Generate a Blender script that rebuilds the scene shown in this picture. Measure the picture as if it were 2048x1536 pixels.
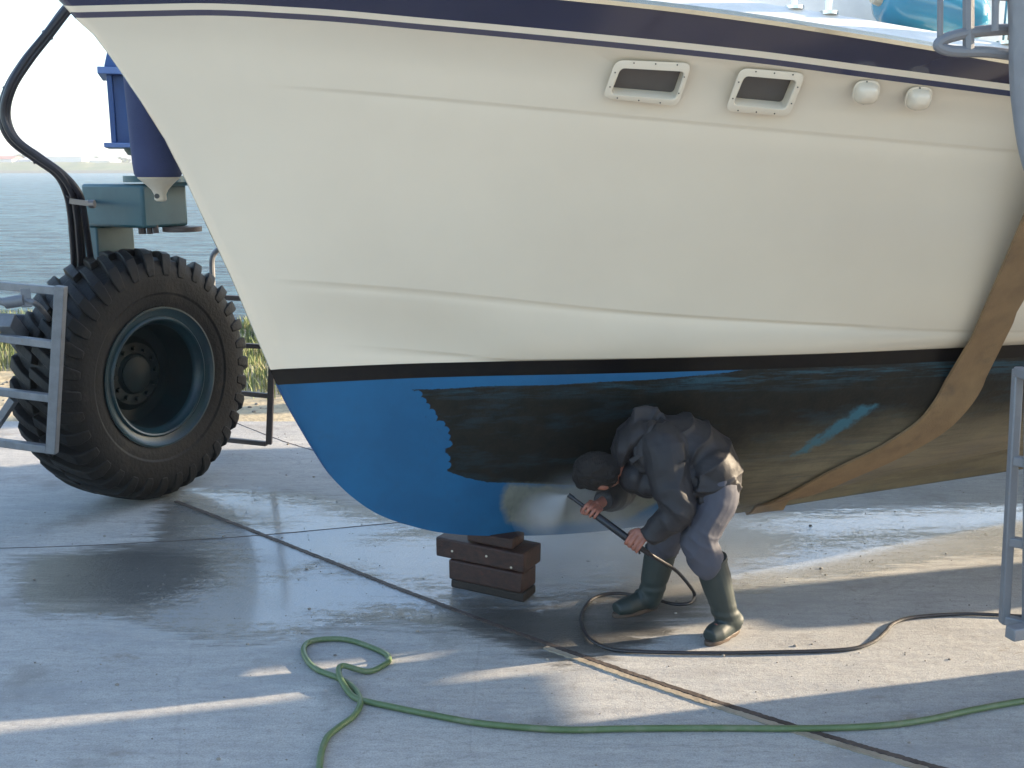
import bpy, bmesh, math, random
import numpy as np
from mathutils import Vector, Matrix, noise
sc=bpy.context.scene; COL=sc.collection; R=math.radians
for o in list(bpy.data.objects): bpy.data.objects.remove(o)
# ---------------------------------------------------------------- camera, sky, sun, exposure
H=2.1; PITCH=R(11.65); F=2100.
cd=bpy.data.cameras.new('camera'); cam=bpy.data.objects.new('camera',cd); COL.objects.link(cam)
cam.location=(0,0,H); cam.rotation_euler=(R(90)-PITCH,0,0)
cd.sensor_width=36; cd.lens=F/2048*36; cd.clip_start=.05; cd.clip_end=6000
sc.camera=cam
SUN_AZ=R(13); SUN_EL=R(15)        # azimuth from +x towards +y
w=bpy.data.worlds.new('World'); sc.world=w; w.use_nodes=True
nt=w.node_tree; nt.nodes.clear()
sk=nt.nodes.new('ShaderNodeTexSky'); sk.sky_type='NISHITA'; sk.sun_disc=False
sk.sun_elevation=SUN_EL; sk.sun_rotation=R(90)-SUN_AZ; sk.air_density=1.0; sk.dust_density=1.2; sk.ozone_density=2.0
bg=nt.nodes.new('ShaderNodeBackground'); bg.inputs[1].default_value=.15
ow=nt.nodes.new('ShaderNodeOutputWorld'); nt.links.new(sk.outputs[0],bg.inputs[0]); nt.links.new(bg.outputs[0],ow.inputs[0])
sd=bpy.data.lights.new('sun','SUN'); sd.energy=5.0; sd.angle=R(.5); sd.color=(1,.81,.57)
so=bpy.data.objects.new('sun',sd); COL.objects.link(so)
so.rotation_euler=Vector((math.cos(SUN_EL)*math.cos(SUN_AZ),math.cos(SUN_EL)*math.sin(SUN_AZ),math.sin(SUN_EL))).to_track_quat('Z','Y').to_euler()
sc.view_settings.view_transform='Standard'; sc.view_settings.look='None'; sc.view_settings.gamma=1
sc.view_settings.exposure=1.9
sc.cycles.max_bounces=8; sc.cycles.volume_bounces=1; sc.cycles.volume_step_rate=1
# ---------------------------------------------------------------- helpers
def ray(px,py):
    u=(px-1024)/F;v=(py-768)/F
    return Vector((u,math.cos(PITCH)-v*math.sin(PITCH),-(math.sin(PITCH)+v*math.cos(PITCH))))
def gz(px,py,z=0.):               # where the sight line of a photo point meets a level
    d=ray(px,py);return Vector((0,0,H))+d*((z-H)/d.z)
def at(px,py,Y):                  # ... or an upright plane at distance Y
    d=ray(px,py);return Vector((0,0,H))+d*(Y/d.y)
def inp(b,k,v):
    if k in b.inputs: b.inputs[k].default_value=v
def mat(name,col,rough=.5,metal=0.,col2=None,vscale=4.,vmix=(.35,.65),bump=0.,bscale=60.,spec=.5,coat=0.,stretch=None,grime=None,rvar=0.):
    m=bpy.data.materials.new(name); m.use_nodes=True; t=m.node_tree; b=t.nodes['Principled BSDF']; L=t.links
    c4=lambda c:(c[0],c[1],c[2],1)
    inp(b,'Base Color',c4(col)); inp(b,'Roughness',rough); inp(b,'Metallic',metal); inp(b,'Specular IOR Level',spec); inp(b,'Coat Weight',coat); inp(b,'Coat Roughness',.08)
    tc=t.nodes.new('ShaderNodeTexCoord'); vec=tc.outputs['Object']
    if stretch:
        mp=t.nodes.new('ShaderNodeMapping'); mp.inputs['Scale'].default_value=stretch; L.new(vec,mp.inputs['Vector']); vec=mp.outputs[0]
    n=t.nodes.new('ShaderNodeTexNoise'); n.inputs['Scale'].default_value=vscale; n.inputs['Detail'].default_value=6; n.inputs['Roughness'].default_value=.65; L.new(vec,n.inputs['Vector'])
    if col2 is None: col2=tuple(x*.82 for x in col)
    mr=t.nodes.new('ShaderNodeMapRange'); mr.inputs['From Min'].default_value=vmix[0]; mr.inputs['From Max'].default_value=vmix[1]; L.new(n.outputs[0],mr.inputs['Value'])
    mx=t.nodes.new('ShaderNodeMix'); mx.data_type='RGBA'; mx.inputs[6].default_value=c4(col); mx.inputs[7].default_value=c4(col2); L.new(mr.outputs[0],mx.inputs[0])
    out=mx.outputs[2]
    if grime:                       # second, finer layer of dirt
        g=t.nodes.new('ShaderNodeTexNoise'); g.inputs['Scale'].default_value=grime[1]; g.inputs['Detail'].default_value=8; g.inputs['Roughness'].default_value=.7; L.new(vec,g.inputs['Vector'])
        gm=t.nodes.new('ShaderNodeMapRange'); gm.inputs['From Min'].default_value=grime[2]; gm.inputs['From Max'].default_value=grime[3]; L.new(g.outputs[0],gm.inputs['Value'])
        m2=t.nodes.new('ShaderNodeMix'); m2.data_type='RGBA'; L.new(gm.outputs[0],m2.inputs[0]); L.new(out,m2.inputs[6]); m2.inputs[7].default_value=c4(grime[0]); out=m2.outputs[2]
    L.new(out,b.inputs['Base Color'])
    if rvar:
        r=t.nodes.new('ShaderNodeMapRange'); r.inputs['To Min'].default_value=max(0.02,rough-rvar); r.inputs['To Max'].default_value=min(1,rough+rvar); L.new(n.outputs[0],r.inputs['Value']); L.new(r.outputs[0],b.inputs['Roughness'])
    if bump:
        n2=t.nodes.new('ShaderNodeTexNoise'); n2.inputs['Scale'].default_value=bscale; n2.inputs['Detail'].default_value=5; L.new(vec,n2.inputs['Vector'])
        bp=t.nodes.new('ShaderNodeBump'); bp.inputs['Strength'].default_value=bump; bp.inputs['Distance'].default_value=.01; L.new(n2.outputs[0],bp.inputs['Height']); L.new(bp.outputs[0],b.inputs['Normal'])
    return m
ZZ=Vector((0,0,1))
def tag(o,label=None,cat=None,group=None,kind=None):
    if label:o['label']=label
    if cat:o['category']=cat
    if group:o['group']=group
    if kind:o['kind']=kind
    return o
def empty(name,loc,label,cat,group=None):
    o=bpy.data.objects.new(name,None); COL.objects.link(o); o.location=loc; o.empty_display_size=.1
    return tag(o,label,cat,group)
def world_loc(o):
    v=Vector(o.location)
    if o.parent: v=o.matrix_parent_inverse.translation*1.0+v+world_loc(o.parent)
    return v
def adopt(o,parent):
    if parent is not None:
        o.parent=parent; o.matrix_parent_inverse=Matrix.Translation(-world_loc(parent))
    return o
def obj(name,me,m=None,parent=None,smooth=True,auto=None):
    o=bpy.data.objects.new(name,me); COL.objects.link(o)
    if m is not None:
        for x in (m if isinstance(m,(list,tuple)) else [m]): me.materials.append(x)
    if smooth: me.polygons.foreach_set('use_smooth',[True]*len(me.polygons))
    if auto is not None: me.set_sharp_from_angle(angle=R(auto))
    me.update()
    return adopt(o,parent)
def frame_of(ts,up):
    a=up-ts*up.dot(ts)
    if a.length<1e-4: a=ts.orthogonal()
    a.normalize(); return a,ts.cross(a).normalized()
def catmull(P,n):
    P=[Vector(p) for p in P]
    if len(P)<3: return [P[0].lerp(P[-1],i/n) for i in range(n+1)]
    Q=[P[0]*2-P[1]]+P+[P[-1]*2-P[-2]]; out=[]
    for i in range(1,len(Q)-2):
        a,b,c,d=Q[i-1:i+3]
        for k in range(n):
            t=k/n; out.append(.5*((2*b)+(c-a)*t+(2*a-5*b+4*c-d)*t*t+(3*b-3*c+d-a)*t**3))
    out.append(P[-1]); return out
class MB:
    def __init__(s): s.v=[];s.f=[];s.m=[]
    def quad(s,*p,mi=0):
        i=len(s.v); s.v+= [tuple(x) for x in p]; s.f.append(tuple(range(i,i+len(p)))); s.m.append(mi); return s
    def hexa(s,c,x,y,z,mi=0,taper=1.):   # centre and three half axes
        c,x,y,z=map(Vector,(c,x,y,z)); i=len(s.v)
        for k in (-1,1):
            q=taper if k>0 else 1
            for a,b in ((-1,-1),(1,-1),(1,1),(-1,1)): s.v.append(tuple(c+x*a*q+y*b*q+z*k))
        fs=[(3,2,1,0),(4,5,6,7),(0,1,5,4),(1,2,6,5),(2,3,7,6),(3,0,4,7)]
        if x.cross(y).dot(z)<0: fs=[f[::-1] for f in fs]
        for f in fs: s.f.append(tuple(i+j for j in f)); s.m.append(mi)
        return s
    def bar(s,a,b,wx,wy,up=(0,0,1),mi=0):     # rectangular tube a->b
        a,b=Vector(a),Vector(b); t=(b-a); L=t.length; t.normalize(); u,v=frame_of(t,Vector(up))
        return s.hexa((a+b)/2,v*wx/2,u*wy/2,t*L/2,mi)
    def tube(s,P,r,seg=10,mi=0,caps=True,up=(0,0,1),r2=None,smooth=0):
        P=[Vector(p) for p in P]
        rr=list(r) if isinstance(r,(list,tuple)) else [r]*len(P)
        r2=list(r2) if r2 is not None and isinstance(r2,(list,tuple)) else ([r2]*len(P) if r2 is not None else rr)
        if smooth:
            n0=len(P); P2=catmull(P,smooth); k=len(P2)
            xs=np.linspace(0,n0-1,k); rr=list(np.interp(xs,range(n0),rr)); r2=list(np.interp(xs,range(n0),r2)); P=P2
        i0=len(s.v); n=len(P); a=None
        for i,p in enumerate(P):
            t=(P[min(i+1,n-1)]-P[max(i-1,0)]).normalized()
            a=frame_of(t,Vector(up) if (a is None) else a)[0]
            b=t.cross(a)
            for k in range(seg):
                q=2*math.pi*k/seg; s.v.append(tuple(p+a*math.cos(q)*rr[i]+b*math.sin(q)*r2[i]))
        for i in range(n-1):
            for k in range(seg):
                k2=(k+1)%seg; s.f.append((i0+i*seg+k,i0+i*seg+k2,i0+(i+1)*seg+k2,i0+(i+1)*seg+k)); s.m.append(mi)
        if caps:
            s.f.append(tuple(i0+k for k in range(seg))[::-1]); s.m.append(mi)
            s.f.append(tuple(i0+(n-1)*seg+k for k in range(seg))); s.m.append(mi)
        return s
    def revolve(s,C,ax,U,prof,seg=48,mi=0,a0=0.):   # profile of (along axis, radius)
        C,ax,U=Vector(C),Vector(ax).normalized(),Vector(U).normalized(); V=ax.cross(U); i0=len(s.v); n=len(prof)
        for k in range(seg):
            q=2*math.pi*k/seg; d=U*math.cos(q)+V*math.sin(q)
            for a,r in prof: s.v.append(tuple(C+ax*a+d*r))
        for k in range(seg):
            k2=(k+1)%seg
            for j in range(n-1):
                s.f.append((i0+k*n+j,i0+k2*n+j,i0+k2*n+j+1,i0+k*n+j+1)); s.m.append(mi)
        return s
    def ball(s,c,r,seg=14,ring=9,M3=None,mi=0):
        c=Vector(c); rx,ry,rz=(r,r,r) if not isinstance(r,(tuple,list)) else r; i0=len(s.v)
        for j in range(1,ring):
            for k in range(seg):
                a=math.pi*j/ring;q=2*math.pi*k/seg; d=Vector((rx*math.sin(a)*math.cos(q),ry*math.sin(a)*math.sin(q),rz*math.cos(a)))
                if M3 is not None: d=M3@d
                s.v.append(tuple(c+d))
        for e in (1,-1):
            d=Vector((0,0,rz*e)); d=M3@d if M3 is not None else d; s.v.append(tuple(c+d))
        T=i0+(ring-1)*seg; B=T+1
        for j in range(ring-2):
            for k in range(seg):
                k2=(k+1)%seg; s.f.append((i0+j*seg+k,i0+(j+1)*seg+k,i0+(j+1)*seg+k2,i0+j*seg+k2)); s.m.append(mi)
        for k in range(seg):
            k2=(k+1)%seg; s.f.append((T,i0+k,i0+k2)); s.m.append(mi); s.f.append((B,i0+(ring-2)*seg+k2,i0+(ring-2)*seg+k)); s.m.append(mi)
        return s
    def mesh(s,name,fix=False):
        me=bpy.data.meshes.new(name); me.from_pydata(s.v,[],s.f)
        if any(s.m): me.polygons.foreach_set('material_index',s.m)
        me.update()
        if fix:
            bm=bmesh.new(); bm.from_mesh(me); bmesh.ops.recalc_face_normals(bm,faces=bm.faces); bm.to_mesh(me); bm.free()
        return me
    def build(s,name,m,parent=None,smooth=True,auto=35,bevel=0,fix=True):
        o=obj(name,s.mesh(name,fix),m,parent,smooth,auto if smooth else None)
        if bevel:
            b=o.modifiers.new('bevel','BEVEL'); b.width=bevel; b.segments=2; b.limit_method='ANGLE'; b.angle_limit=R(40)
        return o
def melt(mb,name,m,parent,voxel=.006,smooth=4,disp=None,carve=None):
    """join overlapping closed volumes into one continuous skin"""
    me=mb.mesh(name,True); o=bpy.data.objects.new(name,me); COL.objects.link(o)
    r=o.modifiers.new('r','REMESH'); r.mode='VOXEL'; r.voxel_size=voxel
    if smooth: q=o.modifiers.new('s','SMOOTH'); q.iterations=smooth; q.factor=.5
    dg=bpy.context.evaluated_depsgraph_get(); dg.update()
    me2=bpy.data.meshes.new_from_object(o.evaluated_get(dg)); bpy.data.objects.remove(o)
    me2.name=name; me2.materials.clear()
    if disp:
        n=len(me2.vertices); co=np.empty(n*3,'f'); me2.vertices.foreach_get('co',co); no=np.empty(n*3,'f'); me2.vertices.foreach_get('normal',no)
        co=co.reshape(-1,3); no=no.reshape(-1,3)
        d=np.array([disp(Vector(c)) for c in co],'f'); co=co+no*d[:,None]; me2.vertices.foreach_set('co',co.ravel())
    return obj(name,me2,m,parent,True)
def ridge(p,ax,f,amp,wob=6.):                    # cloth folds running along ax
    q=p.copy(); q-=ax*q.dot(ax)*.75
    n=noise.noise(q*f+Vector((noise.noise(p*wob)*.6,)*3)); return amp*(1-2*abs(n)*1.6)
import numpy as np, math
def pchip(xs, ys):
    xs=np.array(xs,float);ys=np.array(ys,float);h=np.diff(xs);d=np.diff(ys)/h
    m=np.zeros(len(xs));m[0]=d[0];m[-1]=d[-1]
    for i in range(1,len(xs)-1):
        if d[i-1]*d[i]>0:
            w1=2*h[i]+h[i-1];w2=h[i]+2*h[i-1];m[i]=(w1+w2)/(w1/d[i-1]+w2/d[i])
    def f(x):
        x=np.clip(np.asarray(x,float),xs[0],xs[-1]);i=np.clip(np.searchsorted(xs,x)-1,0,len(xs)-2)
        t=(x-xs[i])/h[i]
        return (2*t**3-3*t**2+1)*ys[i]+(t**3-2*t**2+t)*h[i]*m[i]+(-2*t**3+3*t**2)*ys[i+1]+(t**3-t**2)*h[i]*m[i+1]
    return f
STEM=[(.29,.26),(.332,-.038),(.372,-.201),(.435,-.366),(.504,-.502),(.602,-.623),(.718,-.723),(.84,-.793),(.947,-.848),(1.07,-.908),(1.164,-.948),(1.245,-.978),(1.444,-1.05),(1.659,-1.126),(1.838,-1.199),(2.019,-1.269),(2.158,-1.329),(2.279,-1.387),(2.403,-1.463),(2.53,-1.541),(2.631,-1.614),(2.695,-1.68),(2.78,-1.76),(2.95,-1.9)]
stem=pchip([a for a,b in STEM],[b for a,b in STEM])          # z -> s of the stem line
KEEL=[(-.948,1.164),(-.908,1.07),(-.848,.947),(-.793,.84),(-.723,.718),(-.623,.602),(-.502,.504),(-.366,.435),(-.201,.372),(-.038,.332),(.263,.284),(.471,.26),(.686,.244),(1.015,.231),(1.677,.214),(2.254,.209),(3.72,.192),(7,.17),(9.4,.17)]
keel=pchip([a for a,b in KEEL],[b for a,b in KEEL])          # s -> z of the keel line
ZW,ZB=1.232,1.162
wl_b=pchip([-.978,-.345,-.032,.439,1.136,1.589,2.257,2.6,4,6,9.4],[0,.135,.235,.408,.625,.745,.88,.942,1.2,1.45,1.5])
def flare(B,s0,L,p): return lambda s: B*(1-np.maximum(0,1-np.clip(s-s0,0,None)/L)**p)
# longitudinal lines: (z(s), b(s), z at the stem)
L_top=(pchip([-1.76,-.916,-.141,.197,.527,.871,1.232,1.48,3,5,9.4],[2.8,2.765,2.692,2.655,2.612,2.562,2.508,2.472,2.36,2.3,2.35]),flare(2.1,-1.765,6.5,2.3))
L_band=(pchip([-1.69,-1.29,-.906,-.494,.001,.624,1.039,1.587,3,5,9.4],[2.705,2.705,2.683,2.641,2.59,2.524,2.472,2.41,2.27,2.2,2.25]),flare(2.02,-1.685,6.5,2.2))
L_s1=(pchip([-1.5,-1.037,-.708,.077,.825,1.807,3,5,9.4],[2.46,2.419,2.39,2.311,2.241,2.16,2.08,2.0,2.0]),flare(1.9,-1.5,6.5,2.1))
L_s2=(pchip([-1.12,-.652,-.351,.488,1.278,2.144,3,5,9.4],[1.645,1.606,1.575,1.469,1.400,1.341,1.315,1.30,1.30]),flare(1.5,-1.12,7.2,1.88))
L_s3=(pchip([-1.03,-.969,-.844,-.632,-.31,-.055,.05,1,3,9.4],[1.362,1.356,1.345,1.324,1.284,1.254,1.243,1.242,1.242,1.242]),lambda s: float(wl_b(s))+.028*np.clip((s+1.0)/1.0,0,1.6))
def bottom_b(s,q):
    """half breadth below the painted waterline, q = 0 at keel line .. 1 at ZB"""
    s=np.asarray(s,float);q=np.asarray(q,float)
    b2=wl_b(s)-.035*np.clip((s+.95)/1.5,0,1)
    qg=.24*np.clip((s-1.2)/2.4,0,1)
    bg=.03+.07*np.clip((s-1.2)/2.4,0,1)
    bg=np.minimum(bg,b2*.5)
    e=1.25-.55*np.clip((s+.5)/2.5,0,1)
    eta=np.clip((q-qg)/(1-qg),0,1)
    up=bg+(b2-bg)*(1-(1-eta)**(1.0+.75*np.clip((s+.5)/2.5,0,1)))**e
    lo=.025+(bg-.025)*np.clip(q/np.maximum(qg,1e-3),0,1)
    lo=np.minimum(lo,b2)
    return np.where(q<qg,lo,np.maximum(up,0))
# ---------------------------------------------------------------- materials
M={}
M['white']=mat('gelcoat_white',(.70,.61,.475),.25,col2=(.67,.58,.45),vscale=1.2,coat=.3,bump=.03,bscale=9)
M['navy']=mat('gelcoat_navy',(.022,.024,.058),.18,col2=(.034,.032,.062),vscale=1.2,coat=.5)
M['black']=mat('boot_stripe_black',(.004,.0035,.005),.35,col2=(.008,.007,.006),vscale=8,grime=((.02,.015,.012),14,.6,.85),spec=.2)
M['deck']=mat('deck_white',(.84,.83,.79),.3)
M['glass']=mat('porthole_glass',(.085,.075,.068),.12,col2=(.07,.06,.055))
M['gold']=mat('rub_rail_steel',(.75,.68,.5),.18,1.)
M['steel']=mat('stainless_steel',(.7,.7,.7),.15,1.)
M['screw']=mat('screw_dark',(.05,.05,.05),.4,.5)
M['rubber']=mat('tyre_rubber',(.006,.0055,.0055),.6,col2=(.012,.011,.010),vscale=5,bump=.35,bscale=45,grime=((.045,.037,.028),3.2,.54,.75),rvar=.12,spec=.25)
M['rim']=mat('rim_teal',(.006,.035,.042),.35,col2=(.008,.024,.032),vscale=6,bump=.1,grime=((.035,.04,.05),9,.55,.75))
M['rimin']=mat('rim_disc_shaded',(.004,.016,.018),.5,col2=(.006,.010,.012),vscale=6,bump=.1,spec=.25)  # darker copy of the rim paint, stands in for shade inside the wheel
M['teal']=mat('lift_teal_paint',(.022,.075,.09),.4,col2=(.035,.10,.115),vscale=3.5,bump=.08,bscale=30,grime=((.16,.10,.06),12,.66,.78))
M['blue']=mat('lift_blue_paint',(.022,.065,.20),.4,col2=(.035,.09,.24),vscale=3,bump=.06,bscale=30,grime=((.12,.08,.06),14,.68,.8))
M['paleblue']=mat('lift_pale_blue_paint',(.12,.2,.42),.4)
M['galv']=mat('galvanised_steel',(.20,.205,.215),.45,.3,col2=(.14,.145,.155),vscale=9,bump=.15,bscale=80,grime=((.2,.13,.08),18,.6,.8))
M['greyblue']=mat('ladder_grey_blue',(.20,.205,.215),.5,.1,col2=(.16,.165,.18),vscale=7,bump=.1,grime=((.25,.2,.15),16,.64,.8))
M['darkframe']=mat('guard_dark_steel',(.045,.035,.035),.5,.2,col2=(.08,.055,.045),vscale=8)
M['hose']=mat('hydraulic_hose_black',(.014,.013,.018),.38,bump=.2,bscale=90)
M['hosering']=mat('hose_clamp_steel',(.2,.18,.17),.4,.7)
M['green']=mat('hose_green',(.075,.12,.045),.42,col2=(.10,.15,.065),vscale=9,grime=((.18,.19,.12),7,.5,.72),bump=.15)
M['pvc']=mat('fender_navy_cover',(.018,.028,.085),.75,col2=(.026,.036,.10),vscale=5,bump=.25,bscale=160)
M['cream']=mat('fender_cream_end',(.62,.55,.42),.4,col2=(.5,.43,.33),vscale=8)
M['tealpvc']=mat('fender_teal_pvc',(.03,.2,.32),.16,coat=.5,col2=(.04,.25,.38))
M['wood']=mat('timber_block_wet',(.022,.009,.006),.6,col2=(.055,.02,.012),vscale=5,stretch=(2,9,9),bump=.5,bscale=22,grime=((.11,.028,.012),3,.6,.72))
M['added_wheelhouse']=mat('added_wheelhouse_white',(.78,.78,.76),.3)
M['wood2']=mat('timber_block_dark',(.012,.008,.006),.6,col2=(.025,.015,.01),vscale=5,stretch=(2,9,9),bump=.5,bscale=22)
M['skin']=mat('skin',(.30,.115,.075),.5,col2=(.24,.09,.06),vscale=14,bump=.1)
M['hair']=mat('hair_dark_brown',(.004,.0028,.0025),.8,col2=(.010,.006,.005),vscale=40,stretch=(4,1,1),bump=.8,bscale=70)
M['jacket']=mat('jacket_charcoal_nylon',(.017,.0155,.018),.6,col2=(.018,.0165,.019),vscale=7,bump=.25,bscale=30,spec=.4)
M['trousers']=mat('trousers_slate_blue',(.062,.063,.084),.75,col2=(.050,.051,.067),vscale=5,bump=.2,bscale=24)
M['boot']=mat('rubber_boot_green',(.018,.028,.027),.55,col2=(.026,.036,.034),vscale=6)
M['sole']=mat('rubber_boot_sole',(.09,.06,.042),.6)
M['lance']=mat('lance_black',(.012,.013,.018),.35)
M['mud']=mat('joint_filler_dark',(.045,.032,.027),.75,col2=(.09,.07,.06),vscale=9,bump=.6,bscale=40)
# belt webbing
M['belt']=mat('sling_webbing',(.25,.155,.072),.8,col2=(.18,.108,.052),vscale=7.0,vmix=(.3,.7),bump=.5,bscale=140,grime=((.07,.055,.04),5,.55,.8))
# ---------------------------------------------------------------- boat frame
BA=R(25); BO=Vector((-.18,4.94,0)); BE=Vector((math.cos(BA),math.sin(BA),0)); BN=Vector((math.sin(BA),-math.cos(BA),0))
def bw(s,b,z):
    b=b*(1-.18*min(1,max(0,(s-3.2)/2.5))) if abs(b)<2.3 else b
    return BO+BE*float(s)+BN*float(b)+Vector((0,0,float(z)))
boat=empty('motor_yacht',bw(0,0,.33),'white motor yacht with navy band, black boot stripe and half cleaned blue bottom','yacht')
SEND=7.4
def grid_mesh(name,rows,mats,parent,mi=None,flip=False,attr=None):
    """rows[j][i] = (s,b,z); mirrored to both sides by side=+1/-1"""
    rows=np.array(rows); nj,ni,_=rows.shape
    V=[];Fc=[];MI=[]
    for side in (1,-1):
        base=len(V)
        for j in range(nj):
            for i in range(ni):
                s,b,z=rows[j,i]; V.append(tuple(bw(s,b*side,z)))
        for j in range(nj-1):
            for i in range(ni-1):
                q=(base+j*ni+i,base+j*ni+i+1,base+(j+1)*ni+i+1,base+(j+1)*ni+i)
                Fc.append(q if side>0 else q[::-1]); MI.append(mi[j] if mi else 0)
    me=bpy.data.meshes.new(name); me.from_pydata(V,[],Fc); me.polygons.foreach_set('material_index',MI)
    if attr is not None:
        for k,a in attr.items():
            at_=me.attributes.new(k,'FLOAT','POINT'); at_.data.foreach_set('value',np.concatenate([a.ravel(),a.ravel()]).astype('f'))
    return obj(name,me,mats,parent,True,30)
NT=150
tt=np.linspace(0,1,NT)**1.5
def line_row(zf,bf,zst,off=0.,dz=0.):
    s0=float(stem(zst)); s=s0+(SEND-s0)*tt; r=[]
    for x in s: r.append((x,max(.012 if x>s0+1e-6 else .012,float(bf(x))+off*min(1,max(0,(x-s0-.42)/.5))),float(zf(x))+dz))
    return r
cz=lambda z:(lambda s:z)
rW2=line_row(cz(ZB),lambda s: float(bottom_b(s,1.)),ZB)
rW1=line_row(cz(ZW),lambda s: float(wl_b(s)),ZW)
def mixrow(a,b,t): return [tuple(a[i][k]*(1-t)+b[i][k]*t for k in range(3)) for i in range(NT)]
r3=line_row(*L_s3,1.36); r2=line_row(*L_s2,1.645); r1=line_row(*L_s1,2.44)
rB=line_row(*L_band,2.705); rT=line_row(*L_top,2.8)
# boot stripe
grid_mesh('boot_stripe',[[(a,b+.002,c) for a,b,c in rW2],mixrow(rW2,rW1,.5),[(a,b+.001,c) for a,b,c in rW1]],M['black'],boat)
# pinstripes: white strip between band and thin line
def rel(row_lo,row_hi,dz): # row lowered by dz along side
    out=[]
    for i in range(NT):
        lo,hi=row_lo[i],row_hi[i]; t=dz/max(hi[2]-lo[2],1e-3); out.append(tuple(hi[k]*(1-t)+lo[k]*t for k in range(3)))
    return out
p1=rel(r1,rB,.022); p2=rel(r1,rB,.042)
# topsides: smooth flare through the lines, a small step under each strake that fades out forward
keys=[rW1,r3,r2,r1,rB]; FR={0:(0,.5,.9),1:(0,.03,.3,.6,.8,.9,.975),2:(0,.01,.12,.3,.5,.7,.88,.94,.98,.994),3:(0,.02,.06,.3,.6)}
def fade(s,s0,L): q=min(1,max(0,(s-s0)/L)); return q*q*(3-2*q)
tops=[[] for k in FR for _ in FR[k]]+[[]]
for i in range(NT):
    zz=[k[i][2] for k in keys]; bb=[k[i][1] for k in keys]; sx=[k[i][0] for k in keys]
    for k in range(1,5): zz[k]=max(zz[k],zz[k-1]+.004)
    fb=pchip(zz,bb); fs=pchip(zz,sx); r=0
    for k in range(4):
        for t in FR[k]:
            z=zz[k]*(1-t)+zz[k+1]*t; s0_=float(stem(z)); s_=s0_+(SEND-s0_)*tt[i]; bq=float(fb(z)); up=zz[k+1]-z
            st={0:(.007,-.99,.8),1:(.011,-1.05,.5),2:(.0065,-1.06,.5),3:(0,0,1)}[k]
            if up>.0035: bq-=st[0]*fade(s_,st[1],st[2])*max(0,1-up/.035)
            tops[r].append((s_,max(.012,bq),z)); r+=1
    tops[r].append(rB[i])
ip=len(tops)-1
hull=grid_mesh('hull',tops[:-1]+[p2],M['white'],boat); hull.data.edges.foreach_set('use_edge_sharp',[False]*len(hull.data.edges)) if hasattr(hull.data.edges[0],'use_edge_sharp') else None
if 'sharp_edge' in hull.data.attributes: hull.data.attributes.remove(hull.data.attributes['sharp_edge'])
grid_mesh('pinstripe',[p2,p1],M['navy'],boat)
grid_mesh('white_stripe',[p1,rB],M['white'],boat)
grid_mesh('sheer_band',[rB,mixrow(rB,rT,.5),rT],M['navy'],boat)
# stem face, closes the small gap along the bow
mb=MB()
zs=[ZW+(2.8-ZW)*k/40 for k in range(41)]
for a,b in zip(zs[:-1],zs[1:]):
    mb.quad(bw(stem(a),.012,a),bw(stem(a),-.012,a),bw(stem(b),-.012,b),bw(stem(b),.012,b))
mb.build('stem',M['white'],boat)
# gunwale and rub rail
rR=[(a,b+.018,c+.012) for a,b,c in rT]; rG=[(a,b-.0,c+.03) for a,b,c in rT]; rG2=[(a,max(.01,b-.07),c+.085) for a,b,c in rT]; rG3=[(a,max(.008,b-.11),c+.085) for a,b,c in rT]; rD=[(a,max(.006,b-.13),c+.05) for a,b,c in rT]; rC=[(a,0.,c+.08) for a,b,c in rT]
grid_mesh('rub_rail',[rT,[(a,b+.014,c-.003) for a,b,c in rT],rR,[(a,b+.006,c+.022) for a,b,c in rT],rG],M['gold'],boat)
grid_mesh('gunwale',[rG,rG2,rG3,rD],M['deck'],boat)
grid_mesh('deck',[rD,rC],M['deck'],boat)
# transom
mb=MB(); prof=[r[-1] for r in (rW2,rW1,r3,r2,r1,rB,rT,rG2)]
kz=float(keel(SEND)); low=[(SEND,float(bottom_b(SEND,q)),kz+(ZB-kz)*q) for q in np.linspace(0,1,12)]
ring=[bw(*p) for p in low+prof]+[bw(p[0],-p[1],p[2]) for p in (low+prof)[::-1]]
mb.quad(*ring).build('transom',M['white'],boat,smooth=False,auto=None)
# ---- bottom with fouling
def inside(px,py,poly):
    c=np.zeros(px.shape,bool); n=len(poly)
    for i in range(n):
        (x1,y1),(x2,y2)=poly[i],poly[(i+1)%n]
        m=((y1>py)!=(y2>py)); xx=(x2-x1)*(py-y1)/((y2-y1) if y2!=y1 else 1e-9)+x1; c^=(m&(px<xx))
    return c
def pdist(px,py,poly,closed=True):
    d=np.full(px.shape,9.); n=len(poly)
    for i in range(n if closed else n-1):
        (x1,y1),(x2,y2)=poly[i],poly[(i+1)%n]; L2=(x2-x1)**2+(y2-y1)**2+1e-12
        t=np.clip(((px-x1)*(x2-x1)+(py-y1)*(y2-y1))/L2,0,1); d=np.minimum(d,np.hypot(px-x1-t*(x2-x1),py-y1-t*(y2-y1)))
    return d
ss=np.concatenate([np.linspace(-.9475,-.6,70),np.linspace(-.6,3.8,640)[1:],np.linspace(3.8,SEND,60)[1:]])
qq=np.linspace(0,1,120)
S,Q=np.meshgrid(ss,qq); ZK=keel(S); Z=ZK+(ZB-ZK)*Q; B=np.maximum(bottom_b(S,Q),.012)
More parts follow.
